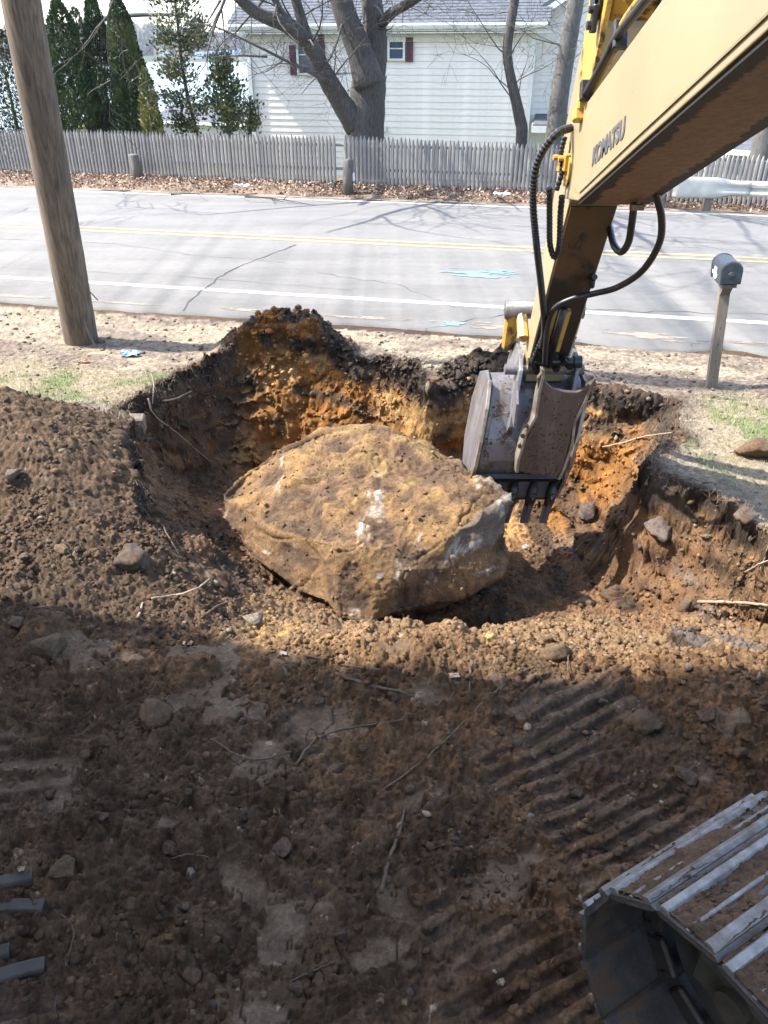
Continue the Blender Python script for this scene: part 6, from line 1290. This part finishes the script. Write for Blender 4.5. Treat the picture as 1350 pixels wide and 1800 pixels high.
# ------------------------------------------------------------------ GRASS, STRAW, LEAF LITTER
def blades(name, n, seed, box, ok, h0, h1, wd, pal, lie=.5):
    rs = np.random.RandomState(seed); x = rs.uniform(box[0], box[1], n * 4); y = rs.uniform(box[2], box[3], n * 4); k = ok(x, y, rs); x, y = x[k][:n], y[k][:n]; n = len(x); z = ground(x, y)
    th = rs.uniform(0, 6.28, n); h = rs.uniform(h0, h1, n); le = np.clip(rs.normal(0, lie, (n, 2)), -1.1, 1.1); b0 = np.stack([x, y, z - .004], 1); s_ = np.stack([np.cos(th) * wd, np.sin(th) * wd, 0 * x], 1)
    mid = b0 + np.stack([le[:, 0] * h * .35, le[:, 1] * h * .35, h * .6], 1); tip = b0 + np.stack([le[:, 0] * h, le[:, 1] * h, h * np.clip(1 - .35 * np.abs(le).sum(1), .12, 1)], 1)
    V = np.stack([b0 - s_, b0 + s_, mid + s_ * .7, tip, mid - s_ * .7], 1).reshape(-1, 3); F_ = (np.arange(n)[:, None, None] * 5 + np.array([[0, 1, 2], [0, 2, 4], [4, 2, 3]])[None]).reshape(-1, 3); c_ = np.repeat(pal(rs, n)[:, None], 5, 1).reshape(-1, 3)
    return tag(link(name, mesh_np(name, V, F_, c_), M_leaf), kind='stuff')
def green(rs, n): return np.array([.085, .135, .04])[None] * rs.uniform(.6, 1.5, (n, 1)) * np.array([1, 1, 1])[None]
def straw(rs, n): return np.array([.30, .25, .155])[None] * rs.uniform(.55, 1.3, (n, 1))
def lawnw(x, y): return np.maximum(gau(x, y, -4.1, 7.7, 1.9, .65, -.25), np.maximum(gau(x, y, 3.6, 6.0, .85, 1.35), gau(x, y, -2.7, 7.6, .9, .4)))
def okg(x, y, rs):
    z, c, g, d = ground(x, y, True, True); cl = fbm(x * 2.6, y * 2.6, 4, 271); return (d < .35) & (lawnw(x, y) > .3) & (cl + rs.normal(0, .12, len(x)) > .12)
def oks(x, y, rs):
    z, c, g, d = ground(x, y, True, True); return (d < .6) & (lawnw(x, y) > .22 + rs.uniform(0, .3, len(x)))
blades('grass', 15000, 81, (-6, 5.2, 4.3, 9), okg, .02, .055, .0022, green)
blades('dead_grass', 26000, 82, (-6, 5.2, 4.2, 9), oks, .015, .05, .0016, straw, 1.1)
def okl(x, y, rs): dR, iR = polysd(x, y, RIM); return (dR < .17) & (((x < -1.5) & (y > 6.2)) | ((x > 2.1) & (y > 4.3) & (y < 7.2)))
blades('torn_turf', 9000, 83, (-3, 3.4, 4.2, 8.8), okl, .03, .12, .0016, lambda rs, n: np.array([.17, .13, .085])[None] * rs.uniform(.4, 1.4, (n, 1)), 1.3)
def okc(x, y, rs): return (gau(x, y, .42, 3.12, .33, .07, .12) + gau(x, y, -1.75, 5.05, .16, .5, .25) + gau(x, y, -2.05, 4.05, .16, .2) > rs.uniform(.35, 1.2, len(x)))
blades('turf_tuft', 5000, 84, (-2.4, 1.2, 2.9, 5.8), okc, .015, .06, .0014, lambda rs, n: np.where(rs.uniform(0, 1, (n, 1)) < .3, np.array([[.09, .12, .045]]), np.array([[.24, .20, .13]])) * rs.uniform(.5, 1.2, (n, 1)), 1.2)
def okr(x, y, rs): z, c, g, d = ground(x, y, True, True); return (d > .5) & (np.abs(x) < .55 * (y * .859 + 1.6))
blades('fine_roots', 9000, 85, (-3, 3.2, 1, 8.2), okr, .012, .038, .0007, lambda rs, n: np.array([.17, .11, .065])[None] * rs.uniform(.6, 1.6, (n, 1)), 1.3)
rs = np.random.RandomState(91); n = 24000; x = rs.uniform(-14, 12, n); o_ = 19.75 + 2.2 * rs.power(1.0, n); fy = np.interp(x, [p[0] for p in FP], [p[1] for p in FP]); y = np.minimum(o_ + SL * x, fy + .15 - .9 * rs.power(.5, n) * 0); keep = (rs.uniform(0, 1, n) < .25 + .9 * ss(1.6, .1, fy - y)) ; x, y = x[keep], y[keep]; n = len(x)
z = ground(x, y) + rs.uniform(0, .07, n) * ss(1.2, 0, np.interp(x, [p[0] for p in FP], [p[1] for p in FP]) - y); s_ = rs.uniform(.02, .05, n); a1 = rs.normal(0, 1, (n, 3)); a1[:, 2] *= .5; a1 /= np.linalg.norm(a1, axis=1)[:, None]; a2 = np.cross(a1, rs.normal(0, 1, (n, 3))); a2 /= np.linalg.norm(a2, axis=1)[:, None]; c0 = np.stack([x, y, z + .012], 1)
V = np.stack([c0 - a1 * s_[:, None], c0 + a2 * (s_ * .6)[:, None], c0 + a1 * s_[:, None] + [0, 0, .01], c0 - a2 * (s_ * .6)[:, None]], 1).reshape(-1, 3); F_ = np.arange(n)[:, None] * 4 + np.arange(4)[None]
pal = np.array([(.28, .175, .11), (.36, .25, .18), (.19, .10, .06), (.42, .33, .26), (.12, .07, .045)])[rs.randint(0, 5, n)] * rs.uniform(.7, 1.2, (n, 1)); tag(link('leaf_litter', mesh_np('leaf_litter', V, F_, np.repeat(pal[:, None], 4, 1).reshape(-1, 3)), M_litter), kind='stuff')
for k, (px, py, L_, a_) in enumerate([(488, 345, 1.6, -.22), (760, 335, .6, .9), (775, 348, .7, -.5), (810, 355, .9, -.1), (330, 340, .8, .1)]):
    q = at(px, py, z=.17); b = MB(); d_ = Vector((math.cos(a_), math.sin(a_) * .6, .03)); limb(b, q - d_ * L_ / 2, d_, L_, .022, 1, k, 0, .1); tag(b.build('fallen_branch', M_bark, None, True), ['long dark fallen branch on the leaves right of the first short post', 'short upright fallen twig on the leaves left of the boom hoses', 'second fallen twig crossing the leaves left of the boom hoses', 'thin fallen branch at the foot of the fence near the arm', 'thin fallen stick on the leaves between pole and fence'][k], 'branch')
# ------------------------------------------------------------------ HAZE
b = MB(); b.box((0, 1150, 60), (9400, 2420, 136)); t = NT('haze air'); t.t.nodes.remove(t.b); vol = t.n('ShaderNodeVolumePrincipled'); vol.inputs['Color'].default_value = (.86, .92, 1, 1); vol.inputs['Density'].default_value = .00014; vol.inputs['Anisotropy'].default_value = .2
t.l(vol.outputs[0], [n for n in t.t.nodes if n.type == 'OUTPUT_MATERIAL'][0].inputs['Volume']); tag(b.build('haze', t.m), kind='stuff')
